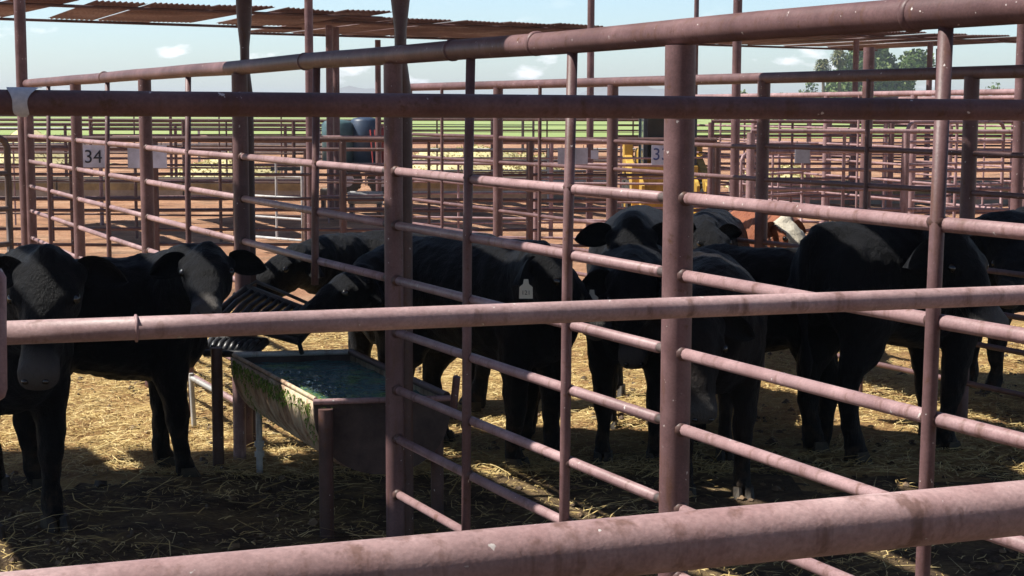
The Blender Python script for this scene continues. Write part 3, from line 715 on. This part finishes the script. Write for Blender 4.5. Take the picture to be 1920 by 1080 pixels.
calf('largest black calf on the right, side on, head lowered past the near upright', (1.99, 8.02), 26, at(1802, 432, 7.62), (.30, -.42, -.80), S=1.13, sx=.80, step=(.05, -.10, .0, .04), droop=(.35, .35), hair=.008, muzzle=1.4)
calf('black calf partly cut off by the right edge, farther back than the big calf', (3.25, 9.8), 195, at(1905, 450, 9.5), (-.3, -.7, -.6), S=1.05, droop=(.1, .1))
calf('red brown calf with a cream face behind the second fence', (1.93, 11.95), -84, at(1478, 408, 11.0), (.42, -.50, -.77), S=.96, mat='redcoat', face='whitecoat', droop=(.1, .1), muzzle=.3)
calf('black calf lying hidden low far behind the right hand pens', (5.2, 13.2), 120, at(1895, 395, 12.6), (-.4, -.7, -.5), S=1.05, droop=(.1, .1))

# ------------------------------------------------------------------ water trough
NL, NR, FL, FR = gnd(592, 754, .55), gnd(838, 747, .55), gnd(438, 670, .55), gnd(657, 664, .55)
tr = empty('water_trough', Vector(((NL.x + FR.x) / 2, (NL.y + FR.y) / 2, 0)), 'rusty half round metal water trough with green algae down its side, under the fence', 'trough')
def TP(i, a, dep=1.0, grow=0.0):        # i along 0..1, a across angle 0..pi
    L_ = NL.lerp(FL, i); R_ = NR.lerp(FR, i); c = (L_ + R_) / 2; h = (R_ - L_) / 2
    return c - h * math.cos(a) * (1 + grow) + Vector((0, 0, -(.30 + grow * .25) * dep * math.sin(a) ** .8))
V = []; F = []; ni, na = 26, 22
for lay, gr in ((0, 0.0), (1, .045)):
    for i in range(ni + 1):
        for k in range(na + 1):
            V.append(TP(i / ni, math.pi * k / na, 1, gr) + Vector((0, 0, .003 * math.sin(i * 1.9) * (k % 3))))
q = (ni + 1) * (na + 1)
for i in range(ni):
    for k in range(na):
        w0 = i * (na + 1) + k; F.append((w0, w0 + 1, w0 + na + 2, w0 + na + 1)); F.append((q + w0, q + w0 + na + 1, q + w0 + na + 2, q + w0 + 1))
    for k in (0, na):
        w0 = i * (na + 1) + k; F.append((w0, w0 + na + 1, q + w0 + na + 1, q + w0))
pobj('tank_shell', V, F, M['trough'], tr, True)
for i, nm in ((0, 'near'), (1, 'far')):
    pts = [TP(i, math.pi * k / na, 1, .045) for k in range(na + 1)]; th = (NL - FL).normalized() * .012 * (1 if i == 0 else -1)
    V = pts + [p + th for p in pts]; m_ = na + 1
    F = [tuple(range(m_)), tuple(range(2 * m_ - 1, m_ - 1, -1))] + [(k, k + 1, m_ + k + 1, m_ + k) for k in range(na)] + [(0, m_, 2 * m_ - 1, na)]
    pobj('end_plate', V, F, M['rust'], tr)
ws = [TP(0.005, math.asin(min(1, .055 / .30) ** (1 / .8)) if 0 else .12) , TP(0.005, math.pi - .12), TP(.995, math.pi - .12), TP(.995, .12)]
V = [Vector((p.x, p.y, .522)) for p in ws]
gx = 60; V2 = []; 
for i in range(gx + 1):
    for k in range(gx + 1):
        a_ = V[0].lerp(V[3], i / gx); b_ = V[1].lerp(V[2], i / gx); p = a_.lerp(b_, k / gx)
        V2.append(p + Vector((0, 0, .006 * noise.noise(Vector((p.x * 13, p.y * 22, 2))) + .003 * noise.noise(Vector((p.x * 30, p.y * 44, 2))))))
F = [(i * (gx + 1) + k, i * (gx + 1) + k + 1, (i + 1) * (gx + 1) + k + 1, (i + 1) * (gx + 1) + k) for i in range(gx) for k in range(gx)]
pobj('water_surface', V2, F, M['water'], tr, True)
def rimtube(a, b, r, mat, name='rim', ext=0.0):
    a = Vector(a); b = Vector(b); d = (b - a).normalized(); pipe(name, a - d * ext, b + d * ext, r, mat, tr, 12)
dz = Vector((0, 0, .012))
rimtube(NL + dz, FL + dz, .009, M['trough']); rimtube(FL + dz, FR + dz, .014, M['galv']); rimtube(NR + dz, FR + dz, .016, M['pipe3'])
nrm = (NL - FL).normalized() * .03
rimtube(NL + nrm + dz * .5, NR + nrm + dz * .5, .0125, M['pipe2'], 'rim_pipe', .02)
rimtube(NR + nrm + Vector((.015, 0, -.04)), NR + nrm + Vector((.03, -.02, .10)), .016, M['pipe'], 'stub_pipe')
for k in range(11):                                    # ribs pressed into the side
    i = .06 + k * .09
    V, F = tube_vf([TP(i + .02 * math.sin(a), a, 1, .055) for a in np.linspace(.03, 1.5, 9)], .008, 6); pobj('rib', V, F, M['trough'], tr, True)
def leg(px, pyb, ztop, r, mat, name='leg', n=16):
    g = gnd(px, pyb); pipe(name, (g.x, g.y, -.1), (g.x, g.y, ztop), r, mat, tr, n); return g
leg(613, 1004, .53, .030, M['pipe3']); leg(820, 962, .53, .028, M['pipe3']); leg(410, 880, .60, .028, M['pipe3']); leg(450, 862, .42, .032, M['pipe2'])
g = leg(487, 882, .34, .016, M['galv'], 'supply_pipe')
for z in (.07, .12): pipe('coupling', (g.x, g.y, z), (g.x, g.y, z + .025), .024, M['galv'], tr, 14)
# algae hanging on the left rim
V = []; F = []
for k in range(2600):
    i = random.random(); cl = sum(math.exp(-((i - c_) / w_) ** 2) for c_, w_ in ((.04, .07), (.80, .10), (.9, .05), (.45, .3)))
    if random.random() > cl * .6 - .06: continue
    dp_ = random.random() ** 2 * (1.15 if .76 < i < .84 else .5 if i < .10 else .14)
    p = TP(i, .02 + dp_, 1, .06) + Vector((random.gauss(0, .006), random.gauss(0, .008), random.uniform(-.01, .012)))
    l = random.uniform(.008, .03); w_ = random.uniform(.002, .005); t_ = Vector((random.gauss(0, .3), random.gauss(0, .3), -1)).normalized() * l; s_ = Vector((random.gauss(0, 1), random.gauss(0, 1), .2)).normalized() * w_
    b0 = len(V); V += [p - s_, p + s_, p + t_ + s_ * .3]; F.append((b0, b0 + 1, b0 + 2))
al = pobj('algae', V, F, M['moss'], tr); al['kind'] = 'stuff'
V = []; F = []
for k in range(900):
    i = random.betavariate(1.2, 3.0); a_ = .25 + random.betavariate(1, 3.5) * 2.4
    p = TP(i, a_); p.z = .526 + random.uniform(0, .004); l = random.uniform(.01, .05); an = random.gauss(.9, .5)
    t_ = Vector((math.cos(an), -math.sin(an), 0)) * l; s_ = Vector((t_.y, -t_.x, 0)).normalized() * random.uniform(.001, .004)
    b0 = len(V); V += [p - s_, p + s_, p + t_]; F.append((b0, b0 + 1, b0 + 2))
al = pobj('floating_algae', V, F, M['moss'], tr); al['kind'] = 'stuff'
# black slatted guards over the float valve at the far end
gu = empty('float_valve_guard', Vector((FL.x, FL.y, 0)), 'black slatted guard over the far end of the water trough', 'slatted guard')
def slat_panel(A_, B_, C_, D_, n, r=.011):          # A-B top edge, D-C bottom edge
    for a_, b_ in ((A_, B_), (D_, C_), (A_, D_), (B_, C_)): pipe('frame_bar', a_, b_, r * 1.25, M['plastic'], gu, 10)
    for k in range(1, n):
        p = A_.lerp(B_, k / n); q_ = D_.lerp(C_, k / n); v, f = tube_vf([p, p.lerp(q_, .5) + Vector((0, -.01, .015)), q_], r, 8)
        pobj('slat', v, f, M['plastic'], gu, True)
slat_panel(at(463, 540, 8.0), at(600, 592, 7.75), at(560, 640, 7.55), at(398, 594, 7.8), 11, .0155)
slat_panel(at(400, 634, 7.75), at(500, 640, 7.7), at(474, 664, 7.62), at(383, 662, 7.65), 8, .015)
V, F = tube_vf([at(455, 545, 8.0), at(480, 528, 8.0), at(530, 548, 7.9), at(592, 575, 7.75)], .009, 8); pobj('hoop', V, F, M['plastic'], gu, True)
for a_, b_ in (((400, 634, 7.75), (398, 594, 7.8)), ((560, 640, 7.55), (566, 662, 7.6))): pipe('strut', at(*a_), at(*b_), .012, M['plastic'], gu, 8)
# pale pipes on the ground side behind the guard
pr_ = empty('pipe_stand', gnd(362, 800), 'low pale bent pipe stand behind the left end of the water trough', 'pipe stand')
pipe('post', gnd(364, 800), at(358, 700, gnd(364, 800).y), .014, M['galv'], pr_); pipe('rail', at(358, 708, gnd(364, 800).y), at(470, 770, gnd(364, 800).y - .25), .015, M['galv'], pr_)

# ------------------------------------------------------------------ number signs on the far cross fence
def sign(px0, py0, px1, py1, Y, txt, mat, ink, label, tsize=.62, cat='sign'):
    a = at(px0, py0, Y); b2 = at(px1, py1, Y); c = (a + b2) / 2; wd = abs(b2.x - a.x); hh = abs(a.z - b2.z)
    r = empty('number_sign' if txt else 'blank_sign', Vector((c.x, Y, c.z)), label, cat)
    v, f = box_vf((c.x, Y, c.z), (wd, .012, hh)); pobj('panel', v, f, M[mat], r)
    for dx in (-.36, .36):
        pipe('wire_tie', (c.x + dx * wd, Y + .01, c.z + hh * .45), (c.x + dx * wd, Y + .01, c.z + hh * .5 + .03), .004, M['darkpipe'], r, 6)
    if txt:
        t_ = link('digits', text_mesh(txt, hh * tsize * 1.35, M[ink]), r, (c.x, Y - .010, c.z - .01)); t_.rotation_euler = (math.radians(90), 0, 0)
    return r
sign(153, 272, 197, 314, 17.14, '34', 'sign', 'ink', 'pale number sign reading 34 hanging from the left cross fence')
sign(239, 272, 313, 315, 17.10, '', 'sign', 'ink', 'wide blank pale sign right of the number 34 sign on the left cross fence')
sign(1046, 277, 1102, 308, 17.12, '', 'greysign', 'ink', 'blank grey sign on the cross fence left of the yellow loader')
sign(1222, 268, 1256, 309, 17.08, '33', 'sign', 'blueink', 'pale sign with blue digits 33 in front of the yellow loader', .58)
sign(1491, 270, 1518, 306, 15.0, '', 'greysign', 'ink', 'small blank grey sign on the right cross fence beside the dark post')
sign(1108, 282, 1122, 298, 17.12, '', 'sign', 'ink', 'tiny pale plate on the dark tall post left of the yellow loader')

# ------------------------------------------------------------------ yellow skid steer loader
def wheel(parent, c, r, wd, axis, hubmat='yellow'):
    axis = Vector(axis).normalized(); c = Vector(c)
    V, F = tube_vf([c - axis * wd * .5, c - axis * wd * .42, c + axis * wd * .42, c + axis * wd * .5], [r * .86, r, r, r * .86], 22)
    tp = pobj('tyre', V, F, M['tyre'], parent, False, origin=c)
    V, F = tube_vf([c - axis * wd * .53, c + axis * wd * .53], r * .48, 16); pobj('rim', V, F, M[hubmat], tp)
    tr_ = []
    for k in range(14):
        an = 2 * math.pi * k / 14; rd = (axis.orthogonal().normalized()); rd = Matrix.Rotation(an, 3, axis) @ rd
        tr_.append(box_vf(c + rd * r, (wd * .8, .05, .03), Matrix((axis, rd.cross(axis), rd)).transposed()))
    V, F = join_vf(tr_); pobj('tread', V, F, M['tyre'], tp)
Yl = 24.6; cx = at(1252, 300, Yl).x
ld = empty('skid_steer_loader', (cx, Yl, 0), 'yellow skid steer loader with dark cab parked among the far pens', 'loader')
def bb(name, c, s, mat, rot=None, par=ld): 
    v, f = box_vf((cx + c[0], Yl + c[1], c[2]), s, rot); me_o = pobj(name, v, f, M[mat], par)
    bv = me_o.modifiers.new('bevel', 'BEVEL'); bv.width = min(s) * .12; bv.segments = 2; return me_o
bb('chassis', (0, .3, .52), (1.0, 1.7, .5), 'yellow'); bb('engine_cover', (0, 1.0, 1.0), (.95, .6, .55), 'yellow')
bb('arm', (-.62, .1, .86), (.14, 2.2, .2), 'yellow', Matrix.Rotation(math.radians(14), 3, 'X')); bb('arm', (.62, .1, .86), (.14, 2.2, .2), 'yellow', Matrix.Rotation(math.radians(14), 3, 'X'))
for sx_ in (-1, 1):
    bb('arm_tower', (sx_ * .62, 1.0, 1.05), (.16, .35, .75), 'yellow')
    for yy in (-.25, .8): wheel(ld, (cx + sx_ * .62, Yl + yy, .38), .38, .26, (1, 0, 0))
for sx_ in (-.42, .42):
    for yy in (-.35, .65): bb('cab_post', (sx_, yy, 1.35), (.07, .07, 1.1), 'cab')
bb('cab_roof', (0, .15, 1.93), (.98, 1.15, .09), 'cab'); bb('cab_side_window', (-.42, .15, 1.4), (.02, .9, .9), 'glass'); bb('cab_side_window', (.42, .15, 1.4), (.02, .9, .9), 'glass')
bb('cab_rear_window', (0, .66, 1.45), (.78, .02, .7), 'glass'); bb('seat', (0, .3, 1.05), (.45, .12, .7), 'cab')
bb('attachment_plate', (-.15, -1.05, .62), (1.1, .06, .8), 'yellow'); bb('bucket_side', (-.55, -1.25, .42), (.05, .55, .75), 'yellow', Matrix.Rotation(.25, 3, 'X')); bb('bucket_side', (.35, -1.25, .42), (.05, .55, .75), 'yellow', Matrix.Rotation(.25, 3, 'X'))
bb('bucket_floor', (-.1, -1.3, .1), (.95, .6, .04), 'yellow'); bb('lamp', (-.35, -.42, 1.85), (.12, .06, .08), 'block'); bb('lamp', (.35, -.42, 1.85), (.12, .06, .08), 'block')
ld.scale = (.9, .9, .9)
bl = at(1210, 398, 22.5); v, f = box_vf((bl.x, 22.5, .18), (.28, .3, .36)); o = pobj('salt_block', v, f, M['block'], None, origin=(bl.x, 22.5, 0)); tag(o, 'white square block on the ground in front of the yellow loader', 'salt block'); bv = o.modifiers.new('b', 'BEVEL'); bv.width = .04; bv.segments = 3

# dark upright tanks on a trailer
Yt = 33; tx = at(664, 300, Yt).x
tk = empty('tank_trailer', (tx, Yt, 0), 'dark teal and navy upright tanks standing on a wheeled trailer behind the left pens', 'tank trailer')
def cylp(name, c, r, h, mat, par=tk, dome=True):
    c = Vector((tx + c[0], Yt + c[1], c[2]))
    pts = [c, c + Vector((0, 0, h))]; rs = [r, r]
    if dome: pts += [c + Vector((0, 0, h + r * .18)), c + Vector((0, 0, h + r * .26))]; rs += [r * .8, r * .3]
    V, F = tube_vf(pts, rs, 26); return pobj(name, V, F, M[mat], par, True, origin=c)
cylp('tank', (-.34, 0, .62), .33, .82, 'tank'); cylp('tank', (.22, .12, .62), .30, .88, 'tankb'); cylp('tank', (.62, .3, .62), .2, .7, 'red')
def tb(name, c, s, mat): v, f = box_vf((tx + c[0], Yt + c[1], c[2]), s); return pobj(name, v, f, M[mat], tk)
tb('deck', (.05, .1, .57), (1.7, 1.0, .08), 'cab'); tb('drawbar', (-1.25, .1, .5), (1.0, .08, .08), 'cab'); tb('fender', (.35, -.48, .62), (.7, .2, .05), 'cab')
for xx in (-.1, .62): wheel(tk, (tx + xx, Yt - .42, .30), .30, .18, (0, 1, 0), 'greysign')
for k in range(3): pipe('hose', (tx + .42 + .09 * k, Yt - .3, .62), (tx + .36 + .09 * k, Yt - .2, 1.32), .015, M['red'], tk, 8)

# half barrel troughs and feed bunks in the yard behind
def half_barrel(px, Y, L, r, mat, label):
    c = at(px, 300, Y); root = empty('half_barrel_trough', (c.x, Y, 0), label, 'trough'); V = []; F = []; n = 12
    for lay, rr in ((0, r), (1, r - .02)):
        for sx_ in (-.5, .5):
            for k in range(n + 1):
                a = math.pi * k / n; V.append(Vector((c.x + sx_ * L, Y - rr * math.cos(a), .42 - rr * math.sin(a))))
    m_ = n + 1
    for k in range(n):
        F += [(k, k + 1, m_ + k + 1, m_ + k), (2 * m_ + k, 3 * m_ + k, 3 * m_ + k + 1, 2 * m_ + k + 1)]
    F += [tuple(range(m_)), tuple(range(2 * m_ - 1, m_ - 1, -1)), (0, m_, 3 * m_, 2 * m_), (n, 2 * m_ + n, 3 * m_ + n, m_ + n)]
    pobj('shell', V, F, M[mat], root, True)
    for sx_ in (-.4, .4): v, f = box_vf((c.x + sx_ * L, Y, .1), (.06, r * 1.5, .25)); pobj('foot', v, f, M['darkpipe'], root)
half_barrel(685, 25.5, .55, .20, 'galv', 'pale half barrel feed trough on the dirt below the dark tanks')
half_barrel(624, 26.5, .40, .17, 'conc', 'smaller grey half barrel trough left of the pale one below the tanks')
def bunk(label, px0, px1, Y, slope=.0, h=.42):
    a = at(px0, 300, Y); b2 = at(px1, 300, Y); root = empty('feed_bunk', ((a.x + b2.x) / 2, Y, 0), label, 'feed bunk')
    n = max(1, int((b2.x - a.x) / 2.4)); L = (b2.x - a.x) / n
    for k in range(n):
        cxx = a.x + L * (k + .5); yy = Y + (cxx - root.location.x) * slope
        v1 = box_vf((cxx, yy - .3, h / 2), (L - .03, .12, h)); v2 = box_vf((cxx, yy + .32, h * .5), (L - .03, .12, h * 1.0)); v3 = box_vf((cxx, yy, .12), (L - .03, .5, .2))
        V, F = join_vf([v1, v2, v3]); pobj('concrete_section', V, F, M['conc'], root)
        v, f = box_vf((cxx, yy - .366, h * .62), (L - .06, .008, h * .3)); pobj('painted_band', v, f, M['band'], root)
bunk('long concrete feed bunk with faded yellow band behind the left pens', -120, 585, 30.5)
bunk('concrete feed bunk behind the middle pens', 770, 1150, 31.5)
bunk('concrete feed bunk behind the right pens', 1370, 2000, 30.0, .03)

def heap(name, c, sx_, sy_, h, mat, label, cat, n=1500, ls=.12):
    root = empty(name, c, label, cat)
    V = []; F = []; nn = 22
    for i in range(nn + 1):
        for k in range(nn + 1):
            x = (i / nn * 2 - 1); y = (k / nn * 2 - 1); r = math.sqrt(x * x + y * y)
            z = max(0, 1 - r * r) ** .8 * h * (1 + .5 * noise.noise(Vector((x * 2.3 + c[0], y * 2.3, 4)))) - .1
            V.append(Vector(c) + Vector((x * sx_, y * sy_, z)))
    F = [(i * (nn + 1) + k, (i + 1) * (nn + 1) + k, (i + 1) * (nn + 1) + k + 1, i * (nn + 1) + k + 1) for i in range(nn) for k in range(nn)]
    pobj('core', V, F, M[mat], root, True)
    W_ = []; G_ = []
    for k in range(n):
        x, y = random.uniform(-1, 1), random.uniform(-1, 1)
        if x * x + y * y > 1: continue
        z = (1 - x * x - y * y) ** .8 * h * (1 + .5 * noise.noise(Vector((x * 2.3 + c[0], y * 2.3, 4)))) - .08
        p = Vector(c) + Vector((x * sx_, y * sy_, z)); t_ = Vector((random.gauss(0, 1), random.gauss(0, 1), random.gauss(0, .6))).normalized() * ls; s_ = t_.cross(Vector((random.random(), random.random(), random.random()))).normalized() * ls * .18
        b0 = len(W_); W_ += [p - s_, p + s_, p + t_]; G_.append((b0, b0 + 1, b0 + 2))
    o = pobj('loose_hay', W_, G_, M['hay'], root); o['kind'] = 'stuff'
for pxx, Y, a_, b_, h_, lab in ((420, 42, 1.6, 1.2, .5, 'low pale hay heap behind the left feed bunk'), (880, 46, 2.2, 1.5, .75, 'pale hay heap in the middle distance right of the thick post'), (990, 44, 1.0, 1, .55, 'small pointed hay heap left of the grey sign'), (60, 52, 2.5, 1.6, 1.0, 'pale hay heap at the far left near the field'), (1460, 36, 1.3, 1, .5, 'low tan hay heap behind the right pens'), (840, 32.5, .8, .5, .35, 'green tinged hay left in the middle feed bunk')):
    c = at(pxx, 300, Y); heap('hay_heap', (c.x, Y, 0), a_, b_, h_, 'hay', lab, 'hay heap')

# ------------------------------------------------------------------ trees
def leaves(c, rad, n, ls, rough=.35, seed=0, flat_=.0):
    V = []; F = []; r_ = random.Random(seed)
    cl = [(Vector((r_.gauss(0, .45) * rad[0], r_.gauss(0, .45) * rad[1], r_.gauss(0, .4) * rad[2])), r_.uniform(.25, .5)) for _ in range(26)]
    for k in range(n):
        cc, cr_ = cl[k % len(cl)]
        d = Vector((r_.gauss(0, 1), r_.gauss(0, 1), r_.gauss(0, 1))).normalized() * r_.random() ** .45
        p = Vector(c) + cc + Vector((d.x * rad[0] * cr_, d.y * rad[1] * cr_, d.z * rad[2] * cr_ * .9))
        t_ = Vector((r_.gauss(0, 1), r_.gauss(0, 1), r_.gauss(0, .8))).normalized() * ls * r_.uniform(.6, 1.3); s_ = t_.cross(Vector((r_.random() - .5, r_.random() - .5, r_.random() - .5))).normalized() * ls * .5
        b0 = len(V); V += [p - s_, p + s_, p + t_ + s_ * .5, p + t_ - s_ * .5]; F.append((b0, b0 + 1, b0 + 2, b0 + 3))
    return V, F
def tree(label, px, Y, h, rad, n, ls, seed, base=0):
    c = at(px, 205, Y); root = empty('broadleaf_tree', (c.x, Y, 0), label, 'tree')
    zc = h - rad[2]
    parts = [tube_vf([(c.x, Y, -.3), (c.x + .1, Y, zc * .5), (c.x - .2, Y, zc)], [rad[0] * .09, rad[0] * .065, rad[0] * .03], 8)]
    for k in range(5):
        an = k * 1.3; parts.append(tube_vf([(c.x, Y, zc * .45), (c.x + math.cos(an) * rad[0] * .35, Y + math.sin(an) * rad[1] * .35, zc * .85), (c.x + math.cos(an) * rad[0] * .6, Y + math.sin(an) * rad[1] * .6, zc + rad[2] * .2)], [rad[0] * .04, rad[0] * .028, rad[0] * .01], 6))
    V, F = join_vf(parts); pobj('trunk', V, F, M['bark'], root, True)
    V, F = leaves((c.x, Y, zc), rad, n, ls, seed=seed); pobj('crown', V, F, M['leaf'], root)
tree('big round green tree on the right horizon beneath the upper right shade roof', 1648, 235, 11.6, (6.0, 4, 5.2), 22000, .5, 3)
tree('paler rounded tree left of the big one on the right horizon', 1600, 240, 9.6, (2.8, 3, 4.4), 7000, .46, 11)
def palm(label, px, Y, h, seed):
    c = at(px, 205, Y); r_ = random.Random(seed); root = empty('fan_palm', (c.x, Y, 0), label, 'palm tree')
    V, F = tube_vf([(c.x, Y, -.2), (c.x + .15, Y, h * .5), (c.x, Y, h - .9)], [.28, .22, .2], 9); pobj('trunk', V, F, M['bark'], root, True)
    V = []; F = []
    for k in range(520):
        an = r_.uniform(0, 2 * math.pi); e_ = r_.uniform(-1.35, 1.2); d = Vector((math.cos(an) * math.cos(e_), math.sin(an) * math.cos(e_), math.sin(e_))); L = r_.uniform(.9, 1.35)
        p = Vector((c.x, Y, h - 1.1)); q_ = p + d * L; s_ = d.cross(Vector((0, 0, 1))).normalized() * .12
        b0 = len(V); V += [p + d * .35, q_ - s_, q_ + d * .15 - Vector((0, 0, .2)), q_ + s_]; F.append((b0, b0 + 1, b0 + 2, b0 + 3))
    pobj('fronds', V, F, M['palmleaf'], root)
palm('shorter fan palm left of the big tree on the right horizon', 1541, 225, 8.9, 1)
palm('taller fan palm between the short palm and the big tree', 1571, 225, 10.2, 2)
pxs = [(1365, 2.9), (1395, 3.6), (1425, 3.3), (1452, 3.8), (1480, 3.6), (1525, 5.6), (1560, 4.6), (1600, 4.4), (1690, 4.2), (1720, 3.4), (1765, 3.4), (1810, 3.7), (1850, 4.6), (1885, 4.2), (1915, 3.6), (1260, 2.6), (1210, 2.3)]
parts = []
for k, (pxx, h_) in enumerate(pxs):
    c = at(pxx, 205, 252 + (k % 3) * 8); parts.append(leaves((c.x, c.y, h_ * .5), (3.4, 1.6, h_ * .62), 1600, .4, seed=50 + k))
V, F = join_vf(parts); tag(pobj('far_hedge', V, F, M['leaf']), 'far line of low green bushes along the right horizon under the trees', 'bushes', kind='stuff')

# ------------------------------------------------------------------ straw, clods
def strands(n, X, Yr, mat, name, label, lmin, lmax, wmin, wmax, dens=None, lift=.02, seed=1):
    r_ = np.random.default_rng(seed); V = []; F = []
    for k in range(n):
        x = r_.uniform(*X); y = Yr[0] + (Yr[1] - Yr[0]) * r_.random() ** 1.25
        if dens and noise.noise(Vector((x * 1.3, y * 1.3, 7))) + r_.normal(0, .25) < dens: continue
        l = r_.uniform(lmin, lmax); an = r_.uniform(0, 2 * math.pi); w_ = r_.uniform(wmin, wmax); z = hgt(x, y) + r_.uniform(0.002, lift)
        ti = r_.normal(0, .16); t_ = Vector((math.cos(an), math.sin(an), ti)) * l; s_ = Vector((-math.sin(an), math.cos(an), .4)) * w_
        p = Vector((x, y, z)); m_ = p + t_ * .5 + Vector((r_.normal(0, .1) * l, r_.normal(0, .1) * l, abs(r_.normal(0, .06)) * l)); q_ = p + t_; q_.z = max(q_.z, hgt(q_.x, q_.y) + .002)
        b0 = len(V); V += [p - s_, p + s_, m_ - s_, m_ + s_, q_ - s_ * .4, q_ + s_ * .4]; F += [(b0, b0 + 1, b0 + 3, b0 + 2), (b0 + 2, b0 + 3, b0 + 5, b0 + 4)]
    tag(pobj(name, V, F, mat), label, 'straw', kind='stuff')
strands(46000, (-3.6, 4.4), (5.2, 12.5), M['straw'], 'loose_straw', 'loose golden straw trampled over the near pen floor', .015, .075, .0009, .002, -.22)
strands(85000, (-3.8, 4.8), (7.4, 12.8), M['straw'], 'loose_straw', 'deep golden straw over the sunlit pen floor behind the calves', .03, .11, .001, .0024, -.42, .02, 9)
strands(1300, (-2.2, 2.6), (5.2, 8), M['straw'], 'loose_straw', 'long pale straw stems lying on the near pen floor', .10, .28, .0011, .0024, -.3, .04, 5)
V = []; F = []
for k in range(5200):
    x = random.uniform(-4, 5); y = 5.3 + 9 * random.random() ** 1.3
    if noise.noise(Vector((x * 1.1, y * 1.1, 2))) + random.gauss(0, .2) < -.05: continue
    r = random.uniform(.006, .022) * (1 if random.random() > .05 else 1.6); c = Vector((x, y, hgt(x, y) + r * .3)); b0 = len(V)
    for dx, dy, dz_ in ((1, 0, 0), (-1, 0, 0), (0, 1, 0), (0, -1, 0), (0, 0, .8), (.7, .7, .4), (-.6, .6, .45), (.5, -.7, .4)):
        V.append(c + Vector((dx, dy, dz_)) * r * random.uniform(.7, 1.25))
    F += [(b0 + i, b0 + j, b0 + l) for i, j, l in ((0, 5, 4), (5, 2, 4), (2, 6, 4), (6, 1, 4), (1, 3, 4), (3, 7, 4), (7, 0, 4), (0, 2, 5), (2, 1, 6), (3, 0, 7), (0, 3, 2), (3, 1, 2))]
tag(pobj('dirt_clods', V, F, M['clod']), 'dry manure and dirt clods scattered over the pen floor', 'dirt clods', kind='stuff')

# ------------------------------------------------------------------ air
v, f = box_vf((0, 4980, 14), (14000, 10080, 32))
hb = pobj('haze', v, f, None); tag(hb, 'pale summer haze over the yard and fields', 'haze', kind='stuff')
hm = bpy.data.materials.new('haze_air'); hm.use_nodes = True; ht = hm.node_tree; ht.nodes.clear()
ho = ht.nodes.new('ShaderNodeOutputMaterial'); hv = ht.nodes.new('ShaderNodeVolumePrincipled')
hv.inputs['Color'].default_value = (.80, .88, 1.0, 1); hv.inputs['Density'].default_value = .0005; hv.inputs['Anisotropy'].default_value = .2
ht.links.new(hv.outputs[0], ho.inputs['Volume']); hb.data.materials.append(hm)
